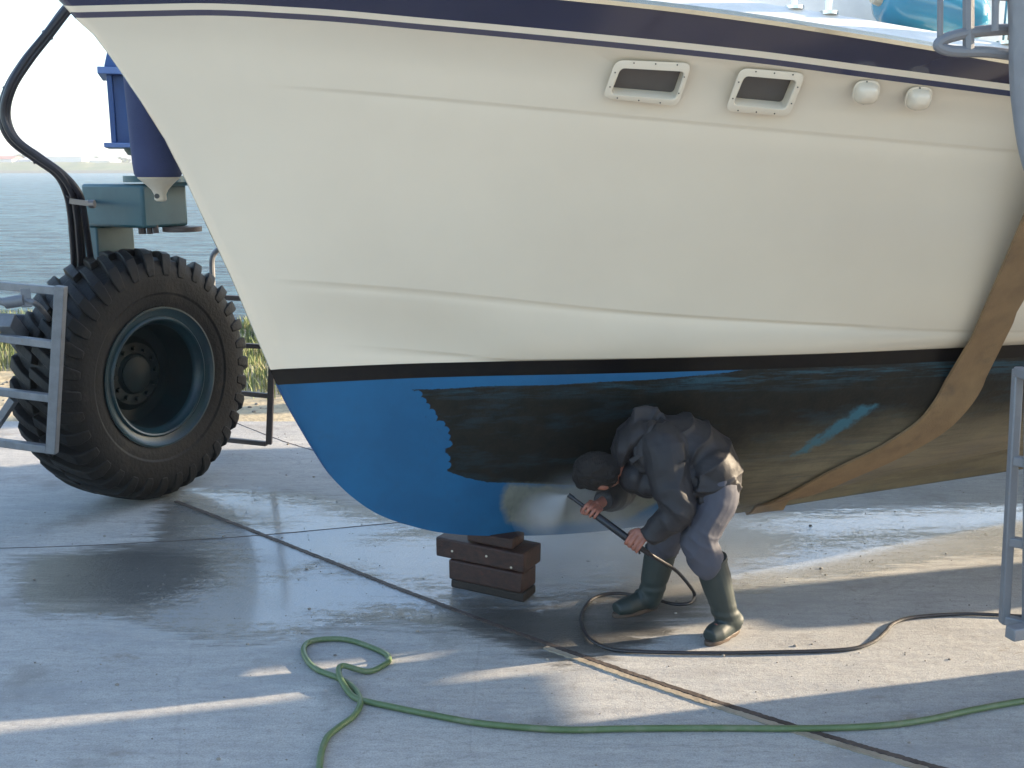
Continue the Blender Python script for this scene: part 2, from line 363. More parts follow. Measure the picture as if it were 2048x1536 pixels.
# close to the stem the section is a narrow V
FOUL=[(-.361,1.108),(-.339,1.095),(-.36,1.067),(-.329,1.065),(-.328,1.032),(-.289,1.01),(-.294,.971),(-.241,.951),(-.242,.909),(-.193,.899),(-.2,.851),(-.192,.787),(-.177,.774),(-.184,.736),(-.179,.691),(-.09,.65),(.022,.614),(.183,.597),(.437,.565),(.702,.528),(.95,.5),(1.1,.30),(1.3,.12),(9.5,.1),(9.5,1.3),(2.616,1.3),(1.5,1.22),(1.05,1.15),(.701,1.126),(.451,1.121),(.252,1.111),(-.012,1.113),(-.221,1.105)]
# scalloped left by the fan of the washer: bite round lobes out of the growth
sd_=np.where(inside(S,Z,FOUL),1,-1)*pdist(S,Z,FOUL)
for (cs,cz_) in ((-.335,1.081),(-.315,1.048),(-.297,1.02),(-.272,.99),(-.262,.965),(-.225,.93),(-.205,.90),(-.198,.865),(-.188,.83),(-.192,.755),(-.186,.72)):
    sd_=np.minimum(sd_,np.hypot((S-cs)*1.0,(Z-cz_)*1.25)-.025)
CLEAN=[(.121,.602),(.099,.538),(.105,.468),(.15,.377),(.277,.331),(.498,.322),(.82,.30),(.95,.40),(.93,.5),(.702,.528),(.437,.565)]
scl=np.where(inside(S,Z,CLEAN),1,-1)*pdist(S,Z,CLEAN)
PATCH=[(1.86,.95),(1.80,.87),(1.70,.78),(1.60,.69),(1.52,.66),(1.58,.75),(1.68,.87),(1.77,.945)]
spt=np.where(inside(S,Z,PATCH),1,-1)*pdist(S,Z,PATCH)
aft=np.clip((S-.75)/1.35,0,1)
bot=grid_mesh('underwater_hull',np.stack([S,B,Z],-1),None,boat,attr={'foul':sd_*20,'clean':scl*20,'patch':spt*20,'aft':aft,'hz':Z})
def bottom_mat():
    m=bpy.data.materials.new('antifouling'); m.use_nodes=True; t=m.node_tree; L=t.links; N=t.nodes.new; b=t.nodes['Principled BSDF']; inp(b,'Specular IOR Level',.3)
    tc=N('ShaderNodeTexCoord').outputs['Object']
    def A(n): a=N('ShaderNodeAttribute'); a.attribute_name=n; return a.outputs['Fac']
    def noise_(sc_,det=6,ro=.65,st=None):
        n=N('ShaderNodeTexNoise'); n.inputs['Scale'].default_value=sc_; n.inputs['Detail'].default_value=det; n.inputs['Roughness'].default_value=ro
        if st: mp=N('ShaderNodeMapping'); mp.inputs['Rotation'].default_value=(0,R(st[3]),R(25)); mp.inputs['Scale'].default_value=st[:3]; L.new(tc,mp.inputs[0]); L.new(mp.outputs[0],n.inputs['Vector'])
        else: L.new(tc,n.inputs['Vector'])
        return n.outputs[0]
    def mr(v,a,b_,c=0,d=1):
        r=N('ShaderNodeMapRange'); r.inputs[1].default_value=a; r.inputs[2].default_value=b_; r.inputs[3].default_value=c; r.inputs[4].default_value=d; L.new(v,r.inputs[0]); return r.outputs[0]
    def mx(f,a,b_):
        x=N('ShaderNodeMix'); x.data_type='RGBA'
        L.new(f,x.inputs[0]) if not isinstance(f,float) else setattr(x.inputs[0],'default_value',f)
        for i,c in ((6,a),(7,b_)):
            if isinstance(c,tuple): x.inputs[i].default_value=(*c,1)
            else: L.new(c,x.inputs[i])
        return x.outputs[2]
    def ma(op,a,b_):
        x=N('ShaderNodeMath'); x.operation=op
        for i,c in ((0,a),(1,b_)):
            if isinstance(c,(int,float)): x.inputs[i].default_value=c
            else: L.new(c,x.inputs[i])
        return x.outputs[0]
    n1=noise_(3.,7); n2=noise_(14.,8,.7); n3=noise_(60.,6); nst=noise_(2.2,7,.7,(1.2,1,5,-35)); nh=noise_(3.,7,.75,(.6,1,9,0))
    blue=mx(mr(n1,.35,.7),(.006,.080,.185),(.009,.105,.235)); blue=mx(mr(n2,.55,.75,0,.5),blue,(.012,.07,.15))
    dark=mx(mr(n2,.35,.7),(.0035,.005,.004),(.012,.010,.006)); dark=mx(mr(nst,.52,.64,0,.75),dark,(.009,.025,.034))
    olive=mx(mr(n1,.3,.7),(.13,.105,.065),(.21,.175,.11)); olive=mx(mr(nh,.45,.62,0,.6),olive,(.07,.06,.042)); olive=mx(mr(nst,.6,.7,0,.4),olive,(.05,.10,.12))
    af=ma('MULTIPLY',A('aft'),mr(A('hz'),1.0,.55)); af2=mr(ma('ADD',af,ma('MULTIPLY',n1,.5)),.35,.95)
    foul=mx(af2,dark,olive)
    # teal scuffs just under the stripe
    top=mr(A('hz'),1.03,1.12); sc_=ma('MULTIPLY',top,mr(nh,.50,.58)); foul=mx(ma('MULTIPLY',sc_,.45),foul,(.02,.10,.15))
    pf=mr(ma('ADD',A('patch'),ma('MULTIPLY',ma('SUBTRACT',n2,.5),2.6)),-.25,.35); foul=mx(ma('MULTIPLY',pf,.8),foul,(.03,.13,.18))
    f=mr(ma('ADD',A('foul'),ma('MULTIPLY',ma('SUBTRACT',n3,.5),.22)),-.03,.04)
    col=mx(f,blue,foul)
    cf=mr(ma('ADD',A('clean'),ma('MULTIPLY',ma('SUBTRACT',n2,.5),1.0)),-.3,.5); col=mx(cf,col,mx(mr(n2,.3,.7),(.10,.11,.095),(.19,.19,.155)))
    L.new(col,b.inputs['Base Color']); L.new(mr(n1,.3,.7,.45,.68),b.inputs['Roughness'])
    bp=N('ShaderNodeBump'); bp.inputs['Distance'].default_value=.006; bp.inputs['Strength'].default_value=.35; L.new(ma('MULTIPLY',n3,ma('ADD',f,.25)),bp.inputs['Height']); L.new(bp.outputs[0],b.inputs['Normal'])
    return m
bot.data.materials.append(bottom_mat())
# keel plate bottom
mb=MB()
for a,b in zip(ss[:-1:4],ss[4::4]):
    za,zb=float(keel(a)),float(keel(b)); mb.quad(bw(a,.028,za),bw(a,-.028,za),bw(b,-.028,zb),bw(b,.028,zb))
kb=mb.build('keel_shoe',M['navy'],boat); kb.data.materials.clear(); kb.data.materials.append(mat('keel_shoe_blue',(.008,.07,.22),.5))
# ---- hull side interpolation for fittings
def side_b(s,z):
    R_=[(ZW,float(wl_b(s)))]+[(float(l[0](s)),float(l[1](s))) for l in (L_s3,L_s2,L_s1,L_band,L_top)]
    for (z0,b0),(z1,b1) in zip(R_[:-1],R_[1:]):
        if z0<=z<=z1: return b0+(b1-b0)*(z-z0)/max(z1-z0,1e-5)
    return R_[-1][1] if z>R_[-1][0] else float(bottom_b(s,max(0,(z-keel(s))/(ZB-keel(s)))))
def hp(s,z,off=0.):
    p=bw(s,side_b(s,z),z); u=(bw(s+.05,side_b(s+.05,z),z)-bw(s-.05,side_b(s-.05,z),z)).normalized(); v=(bw(s,side_b(s,z+.03),z+.03)-bw(s,side_b(s,z-.03),z-.03)).normalized()
    n=u.cross(v).normalized()
    if n.dot(BN)<0: n=-n
    return p+n*off,n
def rquad(c,rad,n=5):               # rounded quadrilateral in (s,z)
    out=[]
    for i in range(4):
        p=Vector(c[i]);a=(Vector(c[i-1])-p).normalized();b=(Vector(c[(i+1)%4])-p).normalized()
        A_,B_=p+a*rad,p+b*rad
        for k in range(n+1):
            t=k/n; out.append((A_*(1-t)**2+p*2*t*(1-t)+B_*t*t))
    return out
def scaleq(c,f):
    m=sum((Vector(x) for x in c),Vector((0,0)))/4; return [m+(Vector(x)-m)*f for x in c]
def shift(c,ds,dz): return [Vector((x[0]+ds,x[1]+dz)) for x in c]
cut=bpy.data.materials
def porthole(outer,inner):
    fr=MB(); rings=[(rquad(outer,.03),.001),(rquad(outer,.03),.004),(rquad(scaleq(outer,.98),.028),.005),(rquad(scaleq(inner,1.03),.018),.006),(rquad(inner,.018),.003)]
    # deep reveal: inward along the hull normal
    _,n=hp(*(sum((Vector(x) for x in inner),Vector((0,0)))/4))
    rows=[]
    for pts,off in rings: rows.append([hp(p.x,p.y,off)[0] for p in pts])
    inn=rquad(scaleq(inner,.97),.014)
    rows.append([hp(p.x,p.y,0)[0]-n*.055 for p in inn])
    N=len(rows[0])
    for r in rows: fr.v+=[tuple(p) for p in r]
    for j in range(len(rows)-1):
        for k in range(N): fr.f.append((j*N+k,j*N+(k+1)%N,(j+1)*N+(k+1)%N,(j+1)*N+k)); fr.m.append(0)
    f=fr.build('porthole_frame',M['white'],boat)
    g=MB(); g.quad(*[p+n*.004 for p in rows[-1]]).build('pane',M['glass'],f,smooth=False)
    o2=[Vector(x) for x in scaleq(outer,.91)]
    for i in range(4):
        for k in range(3 if i%2==0 else 2):
            t=(k+.7)/(3.2 if i%2==0 else 2.4); p=o2[i].lerp(o2[(i+1)%4],t); q,nn=hp(p.x,p.y,.0062); MB().tube([q-nn*.003,q+nn*.0012],.0028,8).build('screw',M['screw'],f)
    return inner
W1o,W1i=[(.161,2.496),(.419,2.484),(.425,2.333),(.156,2.364)],[(.185,2.471),(.411,2.456),(.412,2.343),(.178,2.365)]
W2o,W2i=[(.588,2.468),(.818,2.449),(.832,2.296),(.597,2.316)],[(.617,2.439),(.816,2.42),(.833,2.309),(.618,2.333)]
W1i=[(.186,2.468),(.405,2.455),(.408,2.358),(.18,2.378)]; W2i=[(.614,2.440),(.800,2.424),(.806,2.322),(.615,2.340)]
porthole(W1o,W1i); porthole(W2o,W2i)
# cut the openings out of the hull skin so that the recesses are real
cm=MB()
for inn in (W1i,W2i):
    pts=rquad(scaleq(inn,1.005),.018); _,n=hp(*(sum((Vector(x) for x in inn),Vector((0,0)))/4)); a=[hp(p.x,p.y,0)[0]+n*.05 for p in pts]; b=[hp(p.x,p.y,0)[0]-n*.05 for p in pts]; i0=len(cm.v); N=len(a)
    cm.v+=[tuple(p) for p in a+b]; cm.f.append(tuple(range(i0,i0+N))); cm.f.append(tuple(range(i0+N,i0+2*N))[::-1]); cm.m+=[0,0]
    for k in range(N): cm.f.append((i0+k,i0+(k+1)%N,i0+N+(k+1)%N,i0+N+k)); cm.m.append(0)
co_=bpy.data.objects.new('cutter',cm.mesh('cutter',True)); COL.objects.link(co_)
bo=hull.modifiers.new('cut','BOOLEAN'); bo.operation='DIFFERENCE'; bo.object=co_; bo.solver='FAST'
dg=bpy.context.evaluated_depsgraph_get(); dg.update(); nm=bpy.data.meshes.new_from_object(hull.evaluated_get(dg)); hull.modifiers.clear(); 
if len(nm.polygons)>500: hull.data=nm
bpy.data.objects.remove(co_)
# vent covers
def vent(s,z):
    c,n=hp(s,z); u=(hp(s+.03,z)[0]-hp(s-.03,z)[0]).normalized(); v=n.cross(u).normalized()
    if v.z<0: v=-v
    mb=MB(); rows=[]; N=28
    for r,h in ((1.0,.0),(1.0,.004),(.9,.006),(.86,.018),(.74,.034),(.5,.043),(.2,.046),(.02,.046)):
        row=[]
        for k in range(N):
            q=2*math.pi*k/N; cx,cy=math.cos(q),math.sin(q); e=.68; x=abs(cx)**e*(1 if cx>0 else -1)*.052*r; y=abs(cy)**e*(1 if cy>0 else -1)*.050*r
            row.append(c+u*(x-y*.10)+v*y+n*(h*(1-.25*(y<0)*abs(y)/.05)))
        rows.append(row)
    for r in rows: mb.v+=[tuple(p) for p in r]
    for j in range(len(rows)-1):
        for k in range(N): mb.f.append((j*N+k,j*N+(k+1)%N,(j+1)*N+(k+1)%N,(j+1)*N+k)); mb.m.append(0)
    for x,y in ((-.042,.02),(0,-.047),(-.01,.047),(.04,-.01)):
        p=c+u*x+v*y+n*.006; mb.tube([p-n*.004,p+n*.002],.0028,7,mi=1)
    mb.build('vent_cover',[M['white'],M['screw']],boat)
vent(1.062,2.383); vent(1.262,2.362)
# deck house, stanchions and rail
def deckpt(s,b,dz): return bw(s,b,float(L_top[0](s))+dz)
mb=MB()
for s0,s1,h0,h1 in ((.6,6.6,.55,.75),):
    n_=20
    for side in (1,-1):
        for i in range(n_):
            a=s0+(s1-s0)*i/n_; b=s0+(s1-s0)*(i+1)/n_
            wa=max(.1,float(L_top[1](a))-.42)*side; wb=max(.1,float(L_top[1](b))-.42)*side
            ha=h0+(h1-h0)*i/n_; hb=h0+(h1-h0)*(i+1)/n_
            mb.quad(deckpt(a,wa,.04),deckpt(b,wb,.04),deckpt(b,wb*.9,hb),deckpt(a,wa*.9,ha)); mb.quad(deckpt(a,wa*.9,ha),deckpt(b,wb*.9,hb),deckpt(b,0,hb+.06),deckpt(a,0,ha+.06))
    for s_,h in ((s0,h0),(s1,h1)):
        w_=float(L_top[1](s_))-.42; mb.quad(deckpt(s_,-w_,.04),deckpt(s_,w_,.04),deckpt(s_,w_*.9,h),deckpt(s_,-w_*.9,h))
mb.build('cabin',M['deck'],boat,auto=30)
wh=MB()  # unseen upper house and its panes, added to shade the hoist
def whs(s_,b_,z_): return bw(s_,b_,z_)
for (s0,s1,w0,z0,z1) in ((2.6,6.4,1.42,3.0,4.35),):
    c=bw((s0+s1)/2,0,(z0+z1)/2); wh.hexa(c,BE*(s1-s0)/2,BN*w0,ZZ*(z1-z0)/2,taper=.9)
who=wh.build('added_wheelhouse',M['added_wheelhouse'],boat,bevel=.03)
for k in range(4):
    for sd_i in (1,-1):
        MB().hexa(bw(3.1+k*.95,1.355*sd_i,3.75),BE*.36,BN*.02,ZZ*.25).build('added_window',M['glass'],who,bevel=.01)
rail=[]
for i in range(40):
    s_=-1.5+i*.22; rail.append(deckpt(s_,max(.02,float(L_top[1](s_))-.08),.085+.62))
MB().tube(rail,.014,8).build('handrail',M['steel'],boat)
for s_ in (-1.1,-.4,.2,.72,.84,1.5,2.3,3.2,4.1,5.,6.):
    b_=max(.02,float(L_top[1](s_))-.08); p=deckpt(s_,b_,.083)
    MB().tube([p,p+Vector((0,0,.62))],.013,8).tube([p,p+Vector((0,0,.012))],.035,12).build('stanchion',M['steel'],boat)
# big teal fender lying on the side deck
c0,c1=deckpt(1.12,float(L_top[1](1.12))-.20,.20),deckpt(1.52,float(L_top[1](1.52))-.25,.20)
fd=empty('deck_fender',(c0+c1)/2-Vector((0,0,.11)),'glossy teal blue inflatable fender lying on the side deck by the rail','fender')
ax=(c1-c0); Lh=ax.length; ax.normalize()
MB().revolve(c0,ax,(0,0,1),[(-.02,.001),(-.02,.05),(-.005,.08),(.03,.105),(.06,.112),(Lh-.06,.112),(Lh-.03,.105),(Lh+.005,.08),(Lh+.02,.05),(Lh+.02,.001)],32).build('fender_body',M['tealpvc'],fd)
MB().revolve(c0,ax,(0,0,1),[(-.05,.012),(-.05,.024),(-.02,.03),(-.012,.03)],20).build('fender_eye',M['cream'],fd)
# navy fender hanging on the far side of the bow
fe=at(317,354,4.7)
ft=Vector((fe.x-.02,fe.y,fe.z+.62))
fd2=empty('bow_fender',fe,'long navy cloth covered fender hanging beside the stem, cream plastic end','fender')
d=(fe-ft).normalized(); Lf=(fe-ft).length
MB().revolve(ft,d,(1,0,0),[(-.03,.001),(-.03,.04),(-.01,.08),(.04,.1),(.1,.104),(Lf-.06,.104),(Lf-.015,.101),(Lf,.094),(Lf+.002,.001)],36).build('fender_body',M['pvc'],fd2)
MB().revolve(fe,d,(1,0,0),[(-.01,.088),(.005,.088),(.03,.06),(.055,.036),(.075,.026),(.098,.026),(.105,.018),(.106,.001)],24).build('fender_eye',M['cream'],fd2)
q=fe+d*.082; MB().tube([q+Vector((-.006,-.030,0)),q+Vector((-.006,-.022,0))],.011,12).build('eye_hole',M['screw'],fd2)
top=deckpt(-1.39,-max(.02,float(L_top[1](-1.39))-.05),.1)
MB().tube([ft+Vector((0,0,.0)),ft.lerp(top,.5),top],.007,6).build('fender_rope',M['hose'],fd2)
# ---------------------------------------------------------------- travel lift (one machine)
WC=Vector((-2.40,6.62,.80)); AXW=Vector((math.sin(R(61)),-math.cos(R(61)),0)); UW=Vector((math.cos(R(61)),math.sin(R(61)),0)); ZZ=Vector((0,0,1))
lift=empty('travel_lift',(WC.x,WC.y,0),'teal and blue boat hoist straddling the yacht, with one huge lugged tyre in view','boat hoist')
def make_wheel(C,ax,u,parent,nuts=False):
    w=bpy.data.objects.new('wheel',None); COL.objects.link(w); w.location=C; adopt(w,parent)
    V=ax.cross(u)
    W=.23; t=MB()
    prof=[(-.17,.42),(-.20,.425),(-.215,.46),(-.235,.53),(-.245,.62),(-.235,.69),(-.21,.735),(-.12,.752),(0,.755),(.12,.752),(.21,.735),(.235,.69),(.245,.62),(.237,.55),(.236,.535),(.228,.528),(.225,.50),(.218,.47),(.205,.428),(.17,.42)]
    t.revolve(C,ax,u,prof,96)
    NL=34
    def pt(a,r,q): return C+ax*a+(u*math.cos(q)+V*math.sin(q))*r
    random.seed(5)
    for side in (1,-1):
        for k in range(NL):
            q0=2*math.pi*(k+(.5 if side<0 else 0))/NL
            path=[(-.01,.80,.0),(.07,.80,.05),(.14,.795,.10),(.205,.778,.145),(.236,.735,.17),(.246,.675,.18),(.247,.645,.18)]
            base=[.74,.745,.745,.728,.695,.655,.635]
            hw=[.044,.046,.050,.056,.058,.052,.040]
            i0=len(t.v); jit=random.uniform(-.007,.004)
            for (a,r,dq),rb,h in zip(path,base,hw):
                a*=side; q=q0+dq*side*1.0; rr=r+jit
                ain=a-.02*side if abs(a)>.2 else a
                t.v+= [tuple(pt(ain,rb,q-h)),tuple(pt(a,rr,q-h*.82)),tuple(pt(a,rr,q+h*.82)),tuple(pt(ain,rb,q+h))]
            n=len(path)
            for j in range(n-1):
                for c in range(3):
                    f=(i0+4*j+c,i0+4*(j+1)+c,i0+4*(j+1)+c+1,i0+4*j+c+1); t.f.append(f if side>0 else f[::-1]); t.m.append(0)
            t.f.append((i0,i0+1,i0+2,i0+3)); t.f.append((i0+4*(n-1)+3,i0+4*(n-1)+2,i0+4*(n-1)+1,i0+4*(n-1))); t.m+=[0,0]
    t.build('tyre',M['rubber'],w,auto=32,bevel=.006)
    r=MB()
    r.revolve(C,ax,u,[(.17,.421),(.19,.43),(.212,.447),(.222,.447),(.222,.436),(.205,.422),(.195,.40),(.190,.385),(.198,.38),(.203,.372),(.198,.362),(.180,.355),(.165,.345),(.15,.335),(.135,.332)],96)
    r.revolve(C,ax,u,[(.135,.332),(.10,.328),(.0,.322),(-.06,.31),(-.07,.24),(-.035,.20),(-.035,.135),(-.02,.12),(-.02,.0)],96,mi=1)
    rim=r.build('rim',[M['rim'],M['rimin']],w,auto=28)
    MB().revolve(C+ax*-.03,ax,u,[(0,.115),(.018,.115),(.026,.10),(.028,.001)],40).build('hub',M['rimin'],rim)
    if nuts:
        for k in range(12):
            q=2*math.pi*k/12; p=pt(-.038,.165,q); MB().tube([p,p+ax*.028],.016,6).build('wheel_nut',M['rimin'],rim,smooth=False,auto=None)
    return w
make_wheel(WC,AXW,UW,lift,True)
# fork leg inside the tyre, carrying the steering box
N1=Vector((-2.61,6.65,0))
def prism(mb,N,l,m_,z0,z1):            # near corner N, extends -AXW*l and +UW*m_
    c=N-AXW*l/2+UW*m_/2; c.z=(z0+z1)/2; mb.hexa(c,AXW*l/2,UW*m_/2,ZZ*(z1-z0)/2); return mb
zt=at(283,369,6.40).z; zb=at(283,457,6.40).z
prism(MB(),N1,.27,.30,.62,zb-.002).build('fork_leg',M['teal'],lift,auto=30,bevel=.012)
MB().tube([WC-AXW*.42+UW*.02,WC-AXW*.05],.11,24).build('axle',M['teal'],lift)
N2=Vector((-2.22,6.40,0))
prism(MB(),N2,.54,.36,zb,zt).build('steering_box',M['teal'],lift,auto=30,bevel=.018)
bl=MB()
T=Vector((-2.20,6.60,0))
for k,(px,py) in enumerate(((285,468),(300,468),(312,466))):
    p=at(px,py,6.5); bl.tube([p,p+ZZ*.06],.018 if k else .024,8)
bl.tube([Vector((-2.06,6.62,zb-.03)),Vector((-2.06,6.62,zb))],.12,20)
bl.build('lower_bolts',M['darkframe'],lift)
pl=MB(); pl.tube([T+ZZ*(zt+.012),T+ZZ*(zt+.05)],.19,36); pl.tube([T+UW*.2+ZZ*(zt-.01),T+UW*.2+ZZ*(zt+.028)],.2,30)
pl.build('slewing_ring',M['teal'],lift,auto=30)
hz0=at(285,322,6.6).z; hz1=at(285,297,6.6).z; top_z=at(285,157,6.6).z
MB().tube([T+ZZ*(zt+.04),T+ZZ*hz0],.065,20).build('kingpin',M['galv'],lift,auto=30)
tw=MB().revolve(T,ZZ,(1,0,0),[(hz0-.015,.001),(hz0-.015,.07),(hz0,.075),(hz0+.005,.105),(hz0+.03,.115),(hz0+.035,.15),(hz1-.01,.17),(hz1,.17)],32)
tw.build('bearing_housing',M['teal'],lift,auto=30)
def sq(mb,hw,z0,z1,hw2=None,rot=18):
    a=Vector((math.cos(R(rot)),math.sin(R(rot)),0)); b=Vector((-a.y,a.x,0)); c=T+ZZ*(z0+z1)/2
    mb.hexa(c,a*hw,b*(hw2 or hw),ZZ*(z1-z0)/2); return a,b
m=MB(); sq(m,.27,hz1,hz1+.028); m.build('base_flange',M['paleblue'],lift,bevel=.004)
m=MB(); a_,b_=sq(m,.20,hz1+.028,top_z,.20)
# I-section outer flanges
for e in (-1,1):
    m.hexa(T+a_*e*.215+ZZ*((hz1+.028+top_z)/2),a_*.015,b_*.235,ZZ*((top_z-hz1-.028)/2-.0005))
m.build('tower_lower',M['blue'],lift,bevel=.004)
g=MB()
for e in (-.11,-.02,.07,.16):
    for (z0,z1,s1,s2) in ((hz1+.028,hz1+.20,.25,.205),(top_z-.19,top_z,.205,.25)):
        p=T+a_*e; h=.007
        A=[p-b_*.2-a_*h+ZZ*z0,p-b_*s1-a_*h+ZZ*z0,p-b_*s2-a_*h+ZZ*z1,p-b_*.2-a_*h+ZZ*z1]; B_=[q+a_*2*h for q in A]
        i=len(g.v); g.v+=[tuple(q) for q in A+B_]; g.f+=[(i,i+1,i+2,i+3),(i+7,i+6,i+5,i+4)]+[(i+k,i+(k+1)%4,i+4+(k+1)%4,i+4+k) for k in range(4)]; g.m+=[0]*6
g.build('gussets',M['blue'],lift,smooth=False,auto=None)
m=MB(); sq(m,.275,top_z,top_z+.04); m.build('top_flange',M['paleblue'],lift,bevel=.004)
m=MB(); m.hexa(T+ZZ*(top_z+.04+.13),a_*.24,b_*.24,ZZ*.13,taper=.72); m.hexa(T+ZZ*((top_z+.30+5.4)/2),a_*.165,b_*.165,ZZ*((5.4-top_z-.30)/2))
m.build('tower_upper',M['blue'],lift,bevel=.01)
# overhead frame, out of the picture, with the other legs; near ones added for shade
far_rear=Vector((6.4,10.6,0)); SH=Vector((math.cos(SUN_AZ),math.sin(SUN_AZ),0)); SN=Vector((SH.y,-SH.x,0)); near_front_shade=Vector((1.0,3.62,0))+SH*3.3; near_rear_shade=Vector((1.1,4.72,0))+SH*6.1; beam0=bw(.3,3.0,0); beam1=bw(10.,2.9,0); far_rear=bw(10.,-2.4,0)
m=MB(); m.bar(T+ZZ*5.6,far_rear+ZZ*5.6,.35,.4); m.build('far_side_beam',M['blue'],lift,bevel=.01)
m=MB(); m.bar(beam0+ZZ*5.6,beam1+ZZ*5.6,.35,.4); m.build('near_side_beam',M['blue'],lift,bevel=.01)
m=MB(); m.bar(far_rear+ZZ*6.0,beam1+ZZ*6.0,.4,.4); m.build('rear_cross_beam',M['blue'],lift,bevel=.01)
for p in (far_rear,near_front_shade+SH*1.0,near_rear_shade+SH*1.0-SN*.10):  # near pair unseen, positioned to throw shade on the slab
    m=MB(); m.bar(p+ZZ*1.2,p+ZZ*5.4,.3,.3,up=BE); m.bar(p+ZZ*.62,p+ZZ*1.2,.26,.26,up=BE); m.build('leg',M['blue'],lift,bevel=.01)
m=MB(); m.hexa(Vector((1,4.02,2.5))+SH*5.08,SH*.7,SN*.29,ZZ*.75); eb=Vector((1,4.02,2.9))+SH*5.6; m.bar(eb,near_rear_shade+SH*1.0-SN*.10+ZZ*2.9,.12,.12); eb.z=2.1; m.bar(eb,near_rear_shade+SH*1.0-SN*.10+ZZ*2.1,.12,.12); m.build('unseen_shade_box',M['blue'],lift,bevel=.03)  # unseen box added to shade the left foreground
m=MB(); m.hexa(Vector((1,3.07,1.55))+SH*3.96,SH*.6,SN*.42,ZZ*1.2); m.build('unseen_shade_block',M['blue'],lift,bevel=.03)  # unseen block added to keep the near foreground in shade
for p in (near_front_shade,near_rear_shade,far_rear+BN*.4):  # near wheels lie in line with the sun to cast shade bands
    make_wheel(p+ZZ*.8,-SN,SH,lift)
    MB().tube([p+ZZ*.8,p+ZZ*.8+SH*1.0],.1,16).build('axle',M['teal'],lift)
# hydraulic hoses
hp_=[(215,-70,6.3),(175,-25,6.25),(135,18,6.2),(95,70,6.15),(52,122,6.1),(18,178,6.05),(7,232,6.05),(26,280,6.05),(75,318,6.1),(118,350,6.15),(144,388,6.2),(152,430,6.3),(158,480,6.42),(162,535,6.55)]
for k,(dx,dy) in enumerate(((-7,0),(3,4),(10,-3),(0,-6))):
    P=[]
    for i,(x,y,Y) in enumerate(hp_):
        spread=1 if i<10 else 1.6+.3*(i-9)
        P.append(at(x+dx*.75*spread+random.uniform(-1.2,1.2),y+dy*.7,Y+dy*.006))
    MB().tube(P,.0195,10,smooth=6).build('hydraulic_hose',M['hose'],lift)
for i in (3,5,8,10):
    x,y,Y=hp_[i]; x2,y2,Y2=hp_[i+1]; c=at(x,y,Y); d=(at(x2,y2,Y2)-c).normalized()
    MB().tube([c-d*.006,c+d*.006],.034,16).build('hose_tie',M['hose'],lift)
p0,p1=at(140,402,6.15),at(186,408,6.15)
MB().bar(p0,p1,.02,.03).tube([p1-Vector((.02,0,0)),p1+Vector((.01,-.0,0))],.024,10).bar(p1,N2-AXW*.5+UW*.02+ZZ*p1.z,.02,.02).build('hose_clamp',M['hosering'],lift)
# wheel guards
def guard(pr,Y,rows,pxl,th,mt,extra=()):
    g=MB(); (x0,y0),(x1,y1)=pr; a=at(x0,y0,Y); b=at(x1,y1,Y); b=Vector((b.x,b.y,b.z)); g.bar(a,b,th,th,up=(0,1,0))
    for (yr,yl) in rows:
        t=(yr-y0)/(y1-y0); x=x0+(x1-x0)*t; p=at(x,yr,Y); q=gz(pxl,yl,p.z); g.bar(p+(q-p).normalized()*(th*.52),q,th*.8,th*.8)
    for e in extra: g.bar(at(*e[0]),at(*e[1]),th*.8,th*.8)
    return g
g=guard(((122,572),(104,906)),5.7,((582,562),(690,664),(797,772),(899,873)),-90,.055,M['galv'],extra=(((-20,870,5.9),(28,798,5.85)),))
g.bar(at(10,640,5.95),WC-AXW*.3-UW*.4,.09,.09); g.build('wheel_guard',M['galv'],lift,auto=30,bevel=.004)
m=MB(); m.tube([at(-40,590,5.6),at(12,606,5.6),at(28,606,5.6)],.02,10); m.tube([at(12,606,5.6),at(50,600,5.6)],.032,12); m.tube([at(50,600,5.6),at(75,610,5.65),at(100,640,6.1)],.016,8,smooth=5); m.bar(at(50,578,5.62),at(54,614,5.6),.05,.03)
m.build('hydraulic_fitting',M['galv'],lift)
MB().tube([at(-60,642,6.1),at(58,646,6.2),at(120,650,6.5)],.052,16).build('steering_cylinder',M['hose'],lift)
g=guard(((546,668),(538,888)),7.5,((694,686),(792,778),(888,874)),400,.042,M['darkframe'])
g.bar(at(546,600,7.5),at(546,670,7.5),.042,.042,up=(0,1,0)); g.bar(at(546,600,7.5),at(395,592,7.7),.035,.035); g.build('wheel_guard',M['darkframe'],lift,auto=30,bevel=.003)
MB().tube([at(425,640,7.6),at(425,560,7.6),at(424,520,7.6),at(432,503,7.6),at(448,494,7.6),at(475,492,7.6)],.021,10,smooth=5).build('guard_handrail',M['galv'],lift)
# near ladder and cage on the right, hung from the near leg
LY=3.5; g=MB(); a=at(2036,738,LY); b=at(2008,1246,LY); g.bar(a,b,.030,.034,up=(0,1,0))
for y in (742,914,1076,1238):
    t=(y-738)/508; p=a.lerp(b,t); q=gz(2036+10-t*6+26,y+14,p.z)
    g.bar(p,q,.034,.034)
    if y==742: A2=q
    if y==1238: B2=q
g.bar(A2,B2-ZZ*.02,.055,.055,up=(0,1,0))
for z_ in (A2.z,B2.z): g.bar(Vector((A2.x,A2.y,z_)),Vector((near_front_shade.x,near_front_shade.y-.1,z_)),.045,.045)
g.build('access_ladder',M['greyblue'],lift,auto=30,bevel=.005)
CY=3.1; g=MB()
g.tube([at(x,y,CY) for x,y in ((2030,-180),(2036,-40),(2040,60),(2041,140),(2046,210),(2060,300),(2085,380),(2115,450))],.030,12,smooth=5,caps=True)
g.tube([at(2110,450,CY),Vector((near_front_shade.x,near_front_shade.y,at(2110,450,CY).z))],.03,12)
